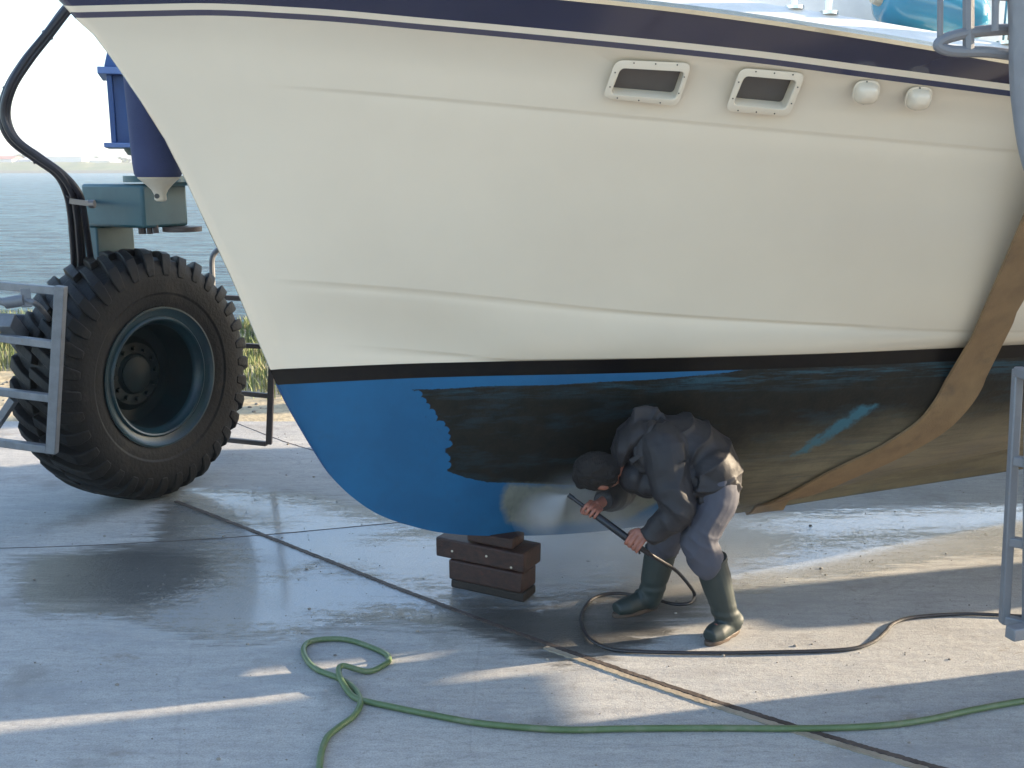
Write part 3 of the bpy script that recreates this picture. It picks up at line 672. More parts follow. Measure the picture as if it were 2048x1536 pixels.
g.tube([at(x,y,CY+.05) for x,y in ((2040,58),(1990,60),(1935,66),(1890,78),(1877,92),(1905,102),(1975,104),(2038,112))],.016,10,smooth=6)
g.tube([at(1881,-60,CY+.05),at(1880,90,CY+.05)],.009,8); g.tube([at(1937,-60,CY+.05),at(1937,100,CY+.05)],.017,8); g.tube([at(1992,-60,CY),at(1990,62,CY)],.010,8)
g.tube([at(2008,-60,CY),at(1988,50,CY)],.004,6); g.tube([at(1960,-10,CY),at(2035,-6,CY)],.012,8)
g.build('ladder_cage',M['greyblue'],lift,auto=30)
# ---------------------------------------------------------------- sling
sl=MB(); 
sc_z=pchip([.0,.2,.3,.5,.65,.85,1.1,1.25,1.4,5.6],[1.76,1.77,1.80,1.90,2.08,2.25,2.30,2.27,2.21,1.2])
def sect(side):
    P=[]
    for q in np.linspace(0,.90,24):
        for _ in range(1):
            z=float(keel(1.8))+(ZB-float(keel(1.8)))*q
        s=float(sc_z(z)); zk=float(keel(s)); b=float(bottom_b(s,min(1,max(0,(z-zk)/(ZB-zk))))); P.append((s,max(b,.03)*side,z))
    s=2.22; P.append((s,(side_b(s,1.332)+.006)*side,1.338))
    s=1.80; zt_=float(L_top[0](s)); P.append((s,(float(L_top[1](s))+.03)*side,zt_+.0))
    P.append((.75,3.05*side if side>0 else -2.6,5.5))
    return P
P=sect(-1)[::-1]+[(1.77,0,float(keel(1.77))-.012)]+sect(1)
pts=[]
N=len(P)
W2=.115
rows=[]
TT=[(bw(*P[min(i+1,N-1)])-bw(*P[i if i in (0,) else i-1])).normalized() for i in range(N)]
TT=[sum((TT[min(N-1,max(0,i+k))]*wk for k,wk in ((-2,1),(-1,2),(0,3),(1,2),(2,1))),Vector((0,0,0))).normalized() for i in range(N)]
for i,(s,b,z) in enumerate(P):
    p=bw(s,b,z); t=TT[i]
    # width runs fore and aft, square to the strap
    wdir=(BE-t*BE.dot(t)).normalized()
    n=wdir.cross(t).normalized()
    def edge(o_):
        x=p+wdir*o_; 
        if z<1.22:                  # lie on the skin
            q=x-BO; s2=q.dot(BE); zz=x.z; zk=float(keel(s2)); bb=float(bottom_b(s2,min(1,max(0,(zz-zk)/(ZB-zk))))) if zz<ZB else side_b(s2,zz)
            sg=1 if b>0 else (-1 if b<0 else 0); return bw(s2,bb*sg,zz)
        return x
    r=[]
    for o_ in np.linspace(-W2,W2,7):
        e=edge(o_); r.append((e+n*.006,e+n*.018))
    rows.append(r)
K=7
for r in rows:
    for a,b in r: sl.v+=[tuple(a),tuple(b)]
for i in range(N-1):
    for k in range(K-1):
        A_=i*2*K+2*k; B_=A_+2*K
        sl.f.append((A_+1,A_+3,B_+3,B_+1)); sl.f.append((A_,B_,B_+2,A_+2)); sl.m+=[0,0]
    A_=i*2*K;B_=A_+2*K; sl.f.append((A_,A_+1,B_+1,B_)); sl.m.append(0); A_+=2*(K-1);B_+=2*(K-1); sl.f.append((A_,B_,B_+1,A_+1)); sl.m.append(0)
slo=sl.build('lifting_sling',M['belt'],None,auto=50)
tag(slo,'wide rust brown webbing sling wrapped under the yacht hull','lifting sling')
# ---------------------------------------------------------------- ground
def polyw(p): return [tuple(gz(x,y)[:2]) for x,y in p]
xs=np.concatenate([[-150,-60,-30,-15,-9],np.arange(-6,6.01,.03),[8,12,20,40,80,150]])
ys=np.concatenate([[-60,-20,-6,0],np.arange(2.2,8.63,.03)])
X,Y=np.meshgrid(xs,ys)
WET=polyw([(330,992),(420,978),(620,985),(850,1040),(1110,1055),(1400,1035),(1600,1025),(2048,1012),(2500,995),(2500,1075),(2048,1100),(1760,1140),(1600,1165),(1480,1185),(1400,1215),(1330,1270),(1240,1310),(1120,1322),(1010,1290),(900,1255),(760,1250),(640,1240),(600,1272),(420,1282),(250,1236),(60,1226),(20,1130),(300,1082)])
PUD_GLARE=[polyw(p) for p in ([(390,985),(470,988),(620,1010),(690,1035),(820,1050),(760,1075),(900,1075),(1250,1060),(1320,1090),(1180,1180),(1080,1195),(880,1180),(640,1130),(560,1150),(640,1215),(500,1235),(330,1240),(430,1180),(480,1120),(420,1060),(560,1050),(420,1010)],[(380,1190),(640,1130),(900,1178),(880,1205),(700,1225),(560,1262),(430,1268),(300,1245)],[(1500,1050),(1700,1028),(2048,1018),(2500,1005),(2500,1045),(2048,1055),(1800,1062),(1640,1072)],[(1440,1150),(1600,1100),(1800,1082),(2048,1075),(2040,1090),(1760,1130),(1540,1172)])]
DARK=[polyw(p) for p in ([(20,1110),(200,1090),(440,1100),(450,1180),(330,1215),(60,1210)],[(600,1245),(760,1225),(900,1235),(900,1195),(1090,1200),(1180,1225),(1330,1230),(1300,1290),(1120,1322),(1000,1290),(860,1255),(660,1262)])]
f_=lambda poly:np.where(inside(X,Y,poly),1,-1)*pdist(X,Y,poly)
wet=np.clip(f_(WET)*3.0,-1,1); pud_glare=np.clip(np.max([f_(p) for p in PUD_GLARE],0)*3.,-1,1); drk=np.clip(np.max([f_(p) for p in DARK],0)*3.,-1,1)
nx,ny=len(xs),len(ys); idx=np.arange(nx*ny).reshape(ny,nx)
Fq=np.stack([idx[:-1,:-1],idx[:-1,1:],idx[1:,1:],idx[1:,:-1]],-1).reshape(-1,4)
def gridmesh(name,X,Y,Z,Fq,attrs,m,kind='structure'):
    me=bpy.data.meshes.new(name); V=np.stack([X.ravel(),Y.ravel(),Z.ravel()],-1)
    me.from_pydata(V.tolist(),[],Fq.tolist())
    for k,a in attrs.items(): at_=me.attributes.new(k,'FLOAT','POINT'); at_.data.foreach_set('value',a.ravel().astype('f'))
    return tag(obj(name,me,m),kind=kind)
def concrete():
    m=bpy.data.materials.new('wet_concrete'); m.use_nodes=True; t=m.node_tree; L=t.links; N=t.nodes.new; b=t.nodes['Principled BSDF']
    tc=N('ShaderNodeTexCoord').outputs['Object']
    def A(n): a=N('ShaderNodeAttribute'); a.attribute_name=n; return a.outputs['Fac']
    def nz(s_,det=6,ro=.65,st=None,rot=0):
        n=N('ShaderNodeTexNoise'); n.inputs['Scale'].default_value=s_; n.inputs['Detail'].default_value=det; n.inputs['Roughness'].default_value=ro
        mp=N('ShaderNodeMapping'); mp.inputs['Rotation'].default_value=(0,0,R(rot)); mp.inputs['Scale'].default_value=st or (1,1,1); L.new(tc,mp.inputs[0]); L.new(mp.outputs[0],n.inputs['Vector']); return n.outputs[0]
    def mr(v,a,b_,c=0,d=1):
        r=N('ShaderNodeMapRange'); r.inputs[1].default_value=a; r.inputs[2].default_value=b_; r.inputs[3].default_value=c; r.inputs[4].default_value=d; L.new(v,r.inputs[0]); return r.outputs[0]
    def mx(f,a,b_):
        x=N('ShaderNodeMix'); x.data_type='RGBA'; L.new(f,x.inputs[0])
        for i,c in ((6,a),(7,b_)):
            if isinstance(c,tuple): x.inputs[i].default_value=(*c,1)
            else: L.new(c,x.inputs[i])
        return x.outputs[2]
    def ma(op,a,b_):
        x=N('ShaderNodeMath'); x.operation=op
        for i,c in ((0,a),(1,b_)):
            if isinstance(c,(int,float)): x.inputs[i].default_value=c
            else: L.new(c,x.inputs[i])
        return x.outputs[0]
    pat=nz(1.3,9,.78,(1,2.2,1),20); rough_=nz(26,6,.75,(1,1.6,1),-10); stn=nz(2.7,7,.7,(1,1.5,1),40); big=nz(.9,6,.6); mid=nz(5,7,.7); fine=nz(130,5,.7); brush=nz(3.2,8,.75,(1,5.5,1),12); grain=nz(420,3,.6); blot=nz(2.1,5,.6)
    col=mx(mr(big,.3,.7),(.56,.545,.51),(.40,.395,.38)); col=mx(mr(brush,.36,.62,0,.6),col,(.27,.265,.26)); col=mx(mr(fine,.42,.68,0,.65),col,(.19,.185,.175)); col=mx(mr(mid,.60,.74,0,.55),col,(.43,.42,.39)); col=mx(mr(blot,.56,.70,0,.5),col,(.17,.155,.135))
    col=mx(mr(pat,.50,.60,0,.45),col,(.28,.285,.29)); col=mx(mr(rough_,.52,.66,0,.6),col,(.22,.21,.195)); col=mx(mr(rough_,.40,.30,0,.5),col,(.60,.59,.55)); col=mx(mr(stn,.62,.68,0,.5),col,(.20,.165,.12))
    # hairline cracks and trowel marks
    vo=N('ShaderNodeTexVoronoi'); vo.feature='DISTANCE_TO_EDGE'; vo.inputs['Scale'].default_value=.55
    wp=N('ShaderNodeMix'); wp.data_type='VECTOR'; wp.inputs[0].default_value=.12; L.new(tc,wp.inputs[4]); nn=N('ShaderNodeTexNoise'); nn.inputs['Scale'].default_value=3; nn.inputs['Detail'].default_value=6; L.new(tc,nn.inputs['Vector']); L.new(nn.outputs['Color'],wp.inputs[5]); L.new(wp.outputs[1],vo.inputs['Vector'])
    col=mx(mr(vo.outputs['Distance'],.0,.004,.13,0),col,(.07,.065,.06))
    wn=ma('ADD',A('wet'),ma('MULTIPLY',ma('SUBTRACT',brush,.5),1.9)); wet_=mr(wn,-.12,.14)
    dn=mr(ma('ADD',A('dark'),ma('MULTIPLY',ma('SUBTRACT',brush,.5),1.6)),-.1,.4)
    pn=ma('ADD',A('pud_glare'),ma('ADD',ma('MULTIPLY',ma('SUBTRACT',nz(4.,8,.8,(1,4.5,1),8),.5),3.4),ma('MULTIPLY',ma('SUBTRACT',ma('ADD',ma('MULTIPLY',fine,.5),ma('MULTIPLY',rough_,.5)),.5),5.5))); pd=mr(pn,-.25,.15)
    wd=ma('MAXIMUM',wet_,dn)
    w=mx(wd,col,(0,0,0))
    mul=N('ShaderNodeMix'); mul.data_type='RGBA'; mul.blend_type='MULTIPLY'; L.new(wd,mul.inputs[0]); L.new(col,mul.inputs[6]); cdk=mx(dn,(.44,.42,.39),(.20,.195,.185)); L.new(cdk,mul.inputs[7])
    L.new(mx(ma('MULTIPLY',pd,.75),mul.outputs[2],(.40,.42,.44)),b.inputs['Base Color']); L.new(ma('MULTIPLY',pd,1.),b.inputs['Coat Weight']); inp(b,'Coat Roughness',.12)  # puddles paled in base colour to stand in for sky glare
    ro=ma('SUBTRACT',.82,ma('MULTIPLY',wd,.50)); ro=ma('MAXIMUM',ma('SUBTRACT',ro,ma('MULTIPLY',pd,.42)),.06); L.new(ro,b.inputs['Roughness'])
    bs=ma('MULTIPLY',ma('SUBTRACT',1.0,ma('MULTIPLY',pd,.62)),ma('ADD',ma('MULTIPLY',fine,.5),ma('ADD',ma('MULTIPLY',mid,1.8),ma('MULTIPLY',grain,.25))))
    bs=ma('ADD',bs,ma('MULTIPLY',brush,.8)); bs=ma('ADD',bs,ma('MULTIPLY',ma('MULTIPLY',nz(48,4,.7,(1,2.2,1),15),wd),2.0))
    bp=N('ShaderNodeBump'); bp.inputs['Strength'].default_value=.5; bp.inputs['Distance'].default_value=.014; L.new(bs,bp.inputs['Height']); L.new(bp.outputs[0],b.inputs['Normal'])
    return m
Zg=np.zeros_like(X)
ground=gridmesh('ground',X,Y,Zg,Fq,{'wet':wet,'pud_glare':pud_glare,'dark':drk},concrete())
# sandy bank, dropping to the water
sand=mat('bank_sand',(.50,.42,.28),.9,col2=(.40,.33,.21),vscale=1.5,bump=.6,bscale=30,grime=((.18,.15,.10),11,.5,.7))
xb=np.concatenate([[-150,-60,-30,-15],np.arange(-9,6.01,.12),[10,20,50,150]]); yb=np.concatenate([np.arange(8.58,16,.12),[17,20,30]])
XB,YB=np.meshgrid(xb,yb)
prof=pchip([8.5,8.62,8.8,11,12.3,13,15,17,30],[-.03,-.006,.012,.10,.22,.05,-.7,-1.3,-3.])
ZBk=prof(YB)+np.array([[ (noise.noise(Vector((x*.8,y*.8,0)))*.10+noise.noise(Vector((x*3,y*3,4)))*.035)*min(1,max(0,(y-8.6)/1.6)) for x in xb] for y in yb])
i2=np.arange(XB.size).reshape(XB.shape); FB=np.stack([i2[:-1,:-1],i2[:-1,1:],i2[1:,1:],i2[1:,:-1]],-1).reshape(-1,4)
gridmesh('beach',XB,YB,ZBk,FB,{},sand)
def bank_z(x,y): return float(prof(y))+(noise.noise(Vector((x*.8,y*.8,0)))*.10+noise.noise(Vector((x*3,y*3,4)))*.035)*min(1,max(0,(y-8.6)/1.6))
# beach grass
random.seed(11); gm=MB()
def blades(cx,cy,n,spread,h):
    for _ in range(n):
        x=cx+random.gauss(0,spread);y=cy+random.gauss(0,spread*.7)
        if y<9.2: continue
        z=bank_z(x,y)-.01; hh=h*random.uniform(.4,1.2); a=random.uniform(0,6.28); l=random.uniform(.1,.5)*hh; w_=.004+.004*random.random()
        d=Vector((math.cos(a),math.sin(a),0)); s_=Vector((-d.y,d.x,0))*w_; p=Vector((x,y,z)); q=p+d*l*.35+ZZ*hh*.6; r=p+d*l+ZZ*hh
        i=len(gm.v); gm.v+=[tuple(v) for v in (p-s_,p+s_,q+s_*.8,q-s_*.8,r)]; k=random.choice((0,0,1)); gm.f+=[(i,i+1,i+2,i+3),(i+3,i+2,i+4)]; gm.m+=[k,k]
for _ in range(150):
    x=random.uniform(-7.5,-4.0); y=random.uniform(10.2,12.8); blades(x,y,60,.16,.26)
for _ in range(150):
    x=random.uniform(-4.2,-1.2); y=random.uniform(9.6,12.6); blades(x,y,42,.18,.13 if x<-3.2 else .16)
for _ in range(10): blades(random.uniform(-2.9,-2.5),random.uniform(11.6,12.2),70,.08,.30)
for _ in range(60): blades(random.uniform(-1,5.5),random.uniform(10.2,12.6),40,.18,.15)
gg=gm.build('grass',[mat('beach_grass_green',(.10,.15,.045),.7,col2=(.16,.2,.07),vscale=2),mat('beach_grass_straw',(.30,.27,.13),.8,col2=(.22,.22,.1),vscale=2)],None,smooth=False,auto=None,fix=False)
tag(gg,'rough green and straw coloured beach grass on the sandy bank','grass',kind='stuff')
pb=MB(); random.seed(3)
for _ in range(900):
    x=random.uniform(-8,5); y=random.uniform(8.65,13.2); r=random.uniform(.006,.022)*(2.2 if y>12.2 else 1); pb.ball((x,y,bank_z(x,y)+r*.2),(r,r*random.uniform(.6,1),r*.6),6,4)
for _ in range(900):
    x=random.uniform(-3.0,3.2); y=random.uniform(3.0,8.2); r=random.uniform(.0015,.0045)*(1+1.3*(random.random()<.12)); pb.ball((x,y,r*.3),(r,r*.8,r*.7),6,4)
tag(pb.build('pebbles',mat('pebble_grey',(.16,.14,.12),.8,col2=(.3,.27,.23),vscale=3),None,auto=60,fix=False),'small stones and grit scattered over sand and slab','pebbles',kind='stuff')
# slab joints
J=[gz(x,y) for x,y in ((352,1003),(480,1052),(640,1115),(830,1190),(1100,1290),(1330,1370),(1580,1450),(1800,1515),(2000,1570))]
mb=MB(); lip=MB()
def strip(mb,P,o0,o1,z0,z1,jit=0.):
    sec=[]
    for i,p in enumerate(P):
        t=(P[min(i+1,len(P)-1)]-P[max(i-1,0)]).normalized(); n=Vector((-t.y,t.x,0)); j=random.uniform(-jit,jit); j2=random.uniform(-jit,jit)
        sec.append([p+n*(o0+j)+ZZ*z0,p+n*(o0+j)+ZZ*z1,p+n*(o1+j2)+ZZ*(z1*.8),p+n*(o1+j2)+ZZ*z0])
    for a,b in zip(sec[:-1],sec[1:]):
        for k in range(3): mb.quad(a[k],a[k+1],b[k+1],b[k])
JF=catmull(J,40)
strip(mb,JF,-.015,.011,.0,.006,.003); strip(lip,JF[160:],-.052,-.020,.0,.006,.003)
tag(mb.build('slab_joint',M['mud'],None,smooth=False,auto=None),kind='structure')
tag(lip.build('slab_joint_edging',mat('joint_edge_concrete',(.34,.29,.22),.85,col2=(.22,.18,.13),vscale=6,bump=.4,bscale=50),None,smooth=False,auto=None),kind='structure')
mb=MB(); strip(mb,catmull([gz(-50,1098),gz(200,1090),gz(500,1072),gz(830,1042),gz(1000,1028)],20),-.004,.004,.0,.002,.001)
strip(mb,catmull([gz(470,845),gz(560,880),gz(640,905),gz(800,955)],20),-.005,.005,.0,.002,.004)
tag(mb.build('slab_crack',M['mud'],None,smooth=False,auto=None),kind='structure')
# ---------------------------------------------------------------- water
wm=bpy.data.materials.new('sea_water'); wm.use_nodes=True; t=wm.node_tree; L=t.links; b=t.nodes['Principled BSDF']; inp(b,'Base Color',(.05,.16,.23,1)); inp(b,'Specular IOR Level',.3); inp(b,'Roughness',.25); inp(b,'IOR',1.12)
tc=t.nodes.new('ShaderNodeTexCoord'); hs=[]
for sc_,st,ro in ((.35,(1,2.0,1),.6),(1.5,(1,2.0,1),.7)):
    mp=t.nodes.new('ShaderNodeMapping'); mp.inputs['Scale'].default_value=st; mp.inputs['Rotation'].default_value=(0,0,R(14)); n=t.nodes.new('ShaderNodeTexNoise'); n.inputs['Scale'].default_value=sc_; n.inputs['Detail'].default_value=7; n.inputs['Roughness'].default_value=ro
    L.new(tc.outputs['Object'],mp.inputs[0]); L.new(mp.outputs[0],n.inputs['Vector']); hs.append(n.outputs[0])
ad=t.nodes.new('ShaderNodeMath'); ad.operation='MULTIPLY_ADD'; L.new(hs[0],ad.inputs[0]); ad.inputs[1].default_value=2.2; L.new(hs[1],ad.inputs[2])
bp=t.nodes.new('ShaderNodeBump'); bp.inputs['Strength'].default_value=1.; bp.inputs['Distance'].default_value=1.1; L.new(ad.outputs[0],bp.inputs['Height']); L.new(bp.outputs[0],b.inputs['Normal'])
mpw=t.nodes.new('ShaderNodeMapping'); mpw.inputs['Scale'].default_value=(1,3.4,1); nw=t.nodes.new('ShaderNodeTexNoise'); nw.inputs['Scale'].default_value=.42; nw.inputs['Detail'].default_value=9; nw.inputs['Roughness'].default_value=.85; L.new(tc.outputs['Object'],mpw.inputs[0]); L.new(mpw.outputs[0],nw.inputs['Vector']); cr=t.nodes.new('ShaderNodeMapRange'); cr.inputs[1].default_value=.43; cr.inputs[2].default_value=.58; L.new(nw.outputs[0],cr.inputs[0]); mxw=t.nodes.new('ShaderNodeMix'); mxw.data_type='RGBA'; L.new(cr.outputs[0],mxw.inputs[0]); mxw.inputs[6].default_value=(.004,.045,.11,1); mxw.inputs[7].default_value=(.12,.27,.37,1); L.new(mxw.outputs[2],b.inputs['Base Color'])
mb=MB(); WZ=-1.0
mb.quad((-1500,13.5,WZ),(1500,13.5,WZ),(1500,640,WZ),(-1500,640,WZ)); tag(mb.build('water',wm,None,smooth=False,auto=None),kind='structure')
# ---------------------------------------------------------------- far shore
def ridge_strip(name,y,z0,zf,x0,x1,n,depth,m):
    mb=MB(); P=[]
    for i in range(n+1):
        x=x0+(x1-x0)*i/n; P.append((x,zf(x)))
    for (xa,za),(xb_,zb_) in zip(P[:-1],P[1:]):
        mb.quad((xa,y,z0),(xb_,y,z0),(xb_,y+depth*.3,zb_),(xa,y+depth*.3,za)); mb.quad((xa,y+depth*.3,za),(xb_,y+depth*.3,zb_),(xb_,y+depth,zb_*.6),(xa,y+depth,za*.6))
    return tag(mb.build(name,m,None,smooth=False,auto=None),kind='structure')
ns=lambda v:noise.noise(Vector(v))
ridge_strip('far_shore',598,-1.2,lambda x:5.2+1.2*ns((x*.02,0,0))+.5*ns((x*.12,3,0)),-900,900,400,60,mat('far_shore_grass',(.13,.17,.07),.9,col2=(.22,.21,.12),vscale=.05,stretch=(1,1,6)))
ridge_strip('far_shore_beach',592,-1.2,lambda x:.5+.3*ns((x*.05,9,0)),-900,900,200,6,mat('far_shore_sand',(.3,.26,.18),.9))
ridge_strip('hills',1500,-2,lambda x:30+9*ns((x*.004,5,0))+4*ns((x*.02,1,0)),-2600,2600,400,500,mat('hill_green',(.07,.11,.08),.9,col2=(.12,.14,.09),vscale=.01))
wr=mat('shed_white',(.7,.7,.68),.6); rr_=mat('shed_roof_red',(.35,.12,.08),.7); gr_=mat('shed_roof_grey',(.55,.56,.58),.6)
def shed(px0,px1,pyb,pyt,Yd,label,roof=None):
    a=at(px0,pyb,Yd); b=at(px1,pyb,Yd); top=at(px0,pyt,Yd).z; zb_=2.0
    e=empty('shed',((a.x+b.x)/2,Yd,zb_),label,'building','sheds on the far shore'); h=top-zb_; cx=(a.x+b.x)/2; hw=(b.x-a.x)/2
    MB().hexa((cx,Yd,zb_+h*.36),(hw,0,0),(0,9,0),(0,0,h*.36)).build('wall',wr,e,smooth=False,auto=None)
    m=MB(); z1=zb_+h*.72; 
    m.quad((cx-hw-.5,Yd-9.6,z1),(cx+hw+.5,Yd-9.6,z1),(cx+hw,Yd,top),(cx-hw,Yd,top)); m.quad((cx-hw-.5,Yd+9.6,z1),(cx-hw,Yd,top),(cx+hw,Yd,top),(cx+hw+.5,Yd+9.6,z1))
    m.quad((cx-hw-.5,Yd-9.6,z1),(cx-hw,Yd,top),(cx-hw-.5,Yd+9.6,z1)); m.quad((cx+hw+.5,Yd-9.6,z1),(cx+hw+.5,Yd+9.6,z1),(cx+hw,Yd,top))
    m.build('roof',roof or gr_,e,smooth=False,auto=None,fix=False)
shed(96,176,330,306,665,'long pale shed with grey roof on the far shore, widest of the sheds')
shed(2,38,330,312,670,'white shed with a reddish roof at the left end of the far shore',rr_)
shed(52,74,331,315,672,'small grey shed between the red roofed one and the long one')
shed(190,232,331,316,660,'low pale shed right of the long one on the far shore')
def ftree(px,h,rw,Yd,label):
    p=at(px,330,Yd); e=empty('far_tree',(p.x,Yd,3.5),label,'tree','trees on the far shore'); MB().tube([(p.x,Yd,3.),(p.x,Yd,3.5+h*.5)],.4,6).build('trunk',M['wood2'],e)
    mb=MB(); random.seed(int(px))
    for _ in range(160):
        d=Vector((random.gauss(0,1),random.gauss(0,1),random.gauss(0,1))).normalized()*random.random()**.4; c=Vector((p.x+d.x*rw,Yd+d.y*rw,4.2+h*.55+d.z*h*.45)); r=random.uniform(.5,1.1); u=Vector((random.gauss(0,1),random.gauss(0,1),random.gauss(0,1))).normalized(); v=u.orthogonal().normalized(); mb.quad(c-u*r-v*r,c+u*r-v*r,c+u*r+v*r,c-u*r+v*r)
    mb.build('crown',ftm,e,smooth=False,auto=None,fix=False)
ftm=mat('far_foliage',(.05,.08,.045),.9)
for k,(px,h,rw) in enumerate(((46,6,7),(84,5,4),(183,5,5),(240,4,6),(20,4,8))):
    ftree(px,h,rw,690,['bushy dark tree behind the far sheds, between the red roof and the long roof','small dark tree at the left end of the long pale shed','tree standing right of the long pale shed','low bushy tree nearest the hoist on the far shore','wide low tree behind the red roofed shed'][k])
# ---------------------------------------------------------------- timber blocks under the keel
def block(c0,c1,z0,z1,depth,m,label,marks=(),tilt=0.):
    """front bottom edge c0 -> c1"""
    u=(c1-c0); Lb=u.length; u.normalize(); v=Vector((-u.y,u.x,0)); 
    me=MB(); me.hexa((c0+c1)/2+v*depth/2+ZZ*((z0+z1)/2-c0.z),u*Lb/2,v*depth/2,ZZ*(z1-z0)/2)
    o=me.build('timber_block',m,None,bevel=.009)
    for vtx in o.data.vertices: vtx.co+=Vector(noise.noise_vector(vtx.co*9))*.006
    tag(o,label,'timber block','timber blocks stacked under the keel')
    return o,u,v
ph=.05
A0,A1=gz(897,1158,ph),gz(1043,1190,ph)
u=(A1-A0).normalized(); v_=Vector((-u.y,u.x,0)); g0=lambda p:Vector((p.x,p.y,0))
block(g0(A0)-u*.0+v_*.02,g0(A1)+v_*.02-u*.0,.0,.046,.14,M['wood2'],'thin dark wet timber at the bottom of the keel stack on the concrete')
block(g0(A0),g0(A1),.05,.154,.16,M['wood'],'brown timber block second from the bottom of the keel stack')
B0=g0(A0)-u*.075+v_*.0; B1=g0(A1)+u*.0
block(B0,B1+u*.01,.16,.262,.19,M['wood'],'longest timber block jutting out left, with white bolt marks, third from the bottom')
block(g0(A0)+u*.10+v_*.02,g0(A0)+u*.36+v_*.02,.266,.318,.13,M['wood'],'short thin wooden wedge on top of the stack touching the keel')
mk=MB()
zz=.16
for t_,zf in ((.10,.045),(.30,.055),(.44,.022)):
    p=B0+u*t_+ZZ*(.16+zf)-v_*.001; MB().tube([p,p-v_*.003],.006,8).build('bolt_head',M['cream'],[o for o in bpy.data.objects if o.get('label','').startswith('longest timber')][0])
# ---------------------------------------------------------------- hoses on the ground
def z7(x,y): return gz(500+x/2.56,1100+y/2.56,.013)
A=[(350,1180),(355,1120),(365,1040),(395,960),(450,910),(530,850),(566,785),(545,725),(500,682),(440,650),(340,610),(290,560),(275,505),(310,468),(400,455),(500,460),(600,490),(690,530),(712,562),(680,592),(600,622),(480,622),(455,650),(475,700),(530,752),(620,780),(700,797),(900,838),(1200,890),(1600,920),(1900,915)]
P=[z7(*a) for a in A]
for i in (8,9): P[i].z=.013
for i in (21,22): P[i].z+=.026
for i in (23,): P[i].z+=.018
P+=[gz(x,y,.013) for x,y in ((1420,1456),(1600,1457),(1750,1452),(1850,1440),(1950,1419),(2048,1402),(2200,1382),(2500,1360))]
tag(MB().tube(P,.0125,12,smooth=10).build('garden_hose',M['green'],None),'pale green hose snaking over the concrete in a single open loop','hose')
# ---------------------------------------------------------------- the man with the pressure washer
foot_n=gz(1447,1272); foot_f=gz(1282,1222)
YN,YF=4.46,4.76
man=empty('person',(0.95,4.55,0),'man in dark hooded jacket and rubber boots bending double to jet wash the hull','person')
a=lambda x,y,Y:at(x,y,Y)
# lance line
LA,LB=a(1137,990,4.56),a(1262,1082,4.44)
LD=(LB-LA).normalized()
hf_c=LA+LD*((a(1183,1022,4.52)-LA).dot(LD)); hn_c=LA+LD*((a(1268,1088,4.44)-LA).dot(LD))
pel_n,pel_f=a(1432,965,4.47),a(1405,962,4.76)
kn_n,kn_f=a(1400,1078,4.42),a(1338,1075,4.72)
an_n,an_f=a(1452,1228,4.47),a(1300,1195,4.76)
heel_n,toe_n=a(1472,1262,4.51),a(1418,1277,4.38)
heel_f,toe_f=a(1308,1216,4.78),a(1232,1219,4.68)
sh_n,sh_f=a(1325,900,4.48),a(1275,905,4.82)
el_n=a(1352,1020,4.40); wr_n=a(1292,1078,4.42)
el_f=a(1240,985,4.88); wr_f=a(1206,1003,4.62)
neck=a(1252,915,4.64); headc=a(1196,945,4.60)
def hand(mb,C,L,W,th=1):
    """palm and five fingers closed round a bar through C along L, wrist at W"""
    A_=(W-C); A_-=L*A_.dot(L); A_.normalize(); B_=L.cross(A_)*th
    kn=[];rb=.0245
    for k,(o,ln,r) in enumerate(((-.031,.92,.0080),(-.0105,1.,.0084),(.0105,.97,.0082),(.030,.82,.0074))):
        P=[C+L*o*.9+A_*.060+B_*.004, C+L*o+A_*.034+B_*.018]
        for q in (55,95,140,190,235):
            q=R(q)*ln+0; P.append(C+L*o+(A_*math.cos(q)+B_*math.sin(q))*(rb-.001*(q>3)))
        mb.tube(P,[r*1.15,r*1.12,r*1.08,r,r*.98,r*.94,r*.8],9,smooth=3)
    mb.ball(C+A_*.050+B_*.004,(.036,.017,.028),14,10,Matrix((L,B_,A_)).transposed())
    mb.tube([W,W.lerp(C+A_*.06,.6),C+A_*.05],[.026,.027,.030],12,r2=[.022,.022,.02])
    # thumb leaves the side of the palm and lies over the fingers
    P=[C+A_*.052-L*.022-B_*.006,C+A_*.026-L*.040-B_*.020,C-A_*.004-L*.034-B_*.026,C-A_*.020-L*.018-B_*.016]
    mb.tube(P,[.014,.0115,.0105,.0085],9,smooth=4)
bd=MB()
sp=[a(1425,960,4.615),a(1420,915,4.62),a(1375,895,4.63),a(1320,895,4.64),a(1280,908,4.645),neck]
bd.tube(sp,[.15,.14,.145,.15,.12,.055],16,r2=[.09,.085,.09,.09,.075,.055],up=(0,1,0),smooth=4)
def upT(*x): return x
for P,rr in (([pel_n,kn_n,an_n],[.085,.055,.04]),([pel_f,kn_f,an_f],[.085,.055,.04]),([sh_n,el_n,wr_n],[.055,.042,.026]),([sh_f,el_f,wr_f],[.055,.042,.026]),([heel_n,heel_n.lerp(toe_n,.8)],[.022,.018]),([heel_f,heel_f.lerp(toe_f,.8)],[.022,.018]),([an_n,heel_n],[.035,.024]),([an_f,heel_f],[.035,.024])):
    bd.tube([p+ZZ*.045 if p.z<.03 else p for p in P],rr,12)
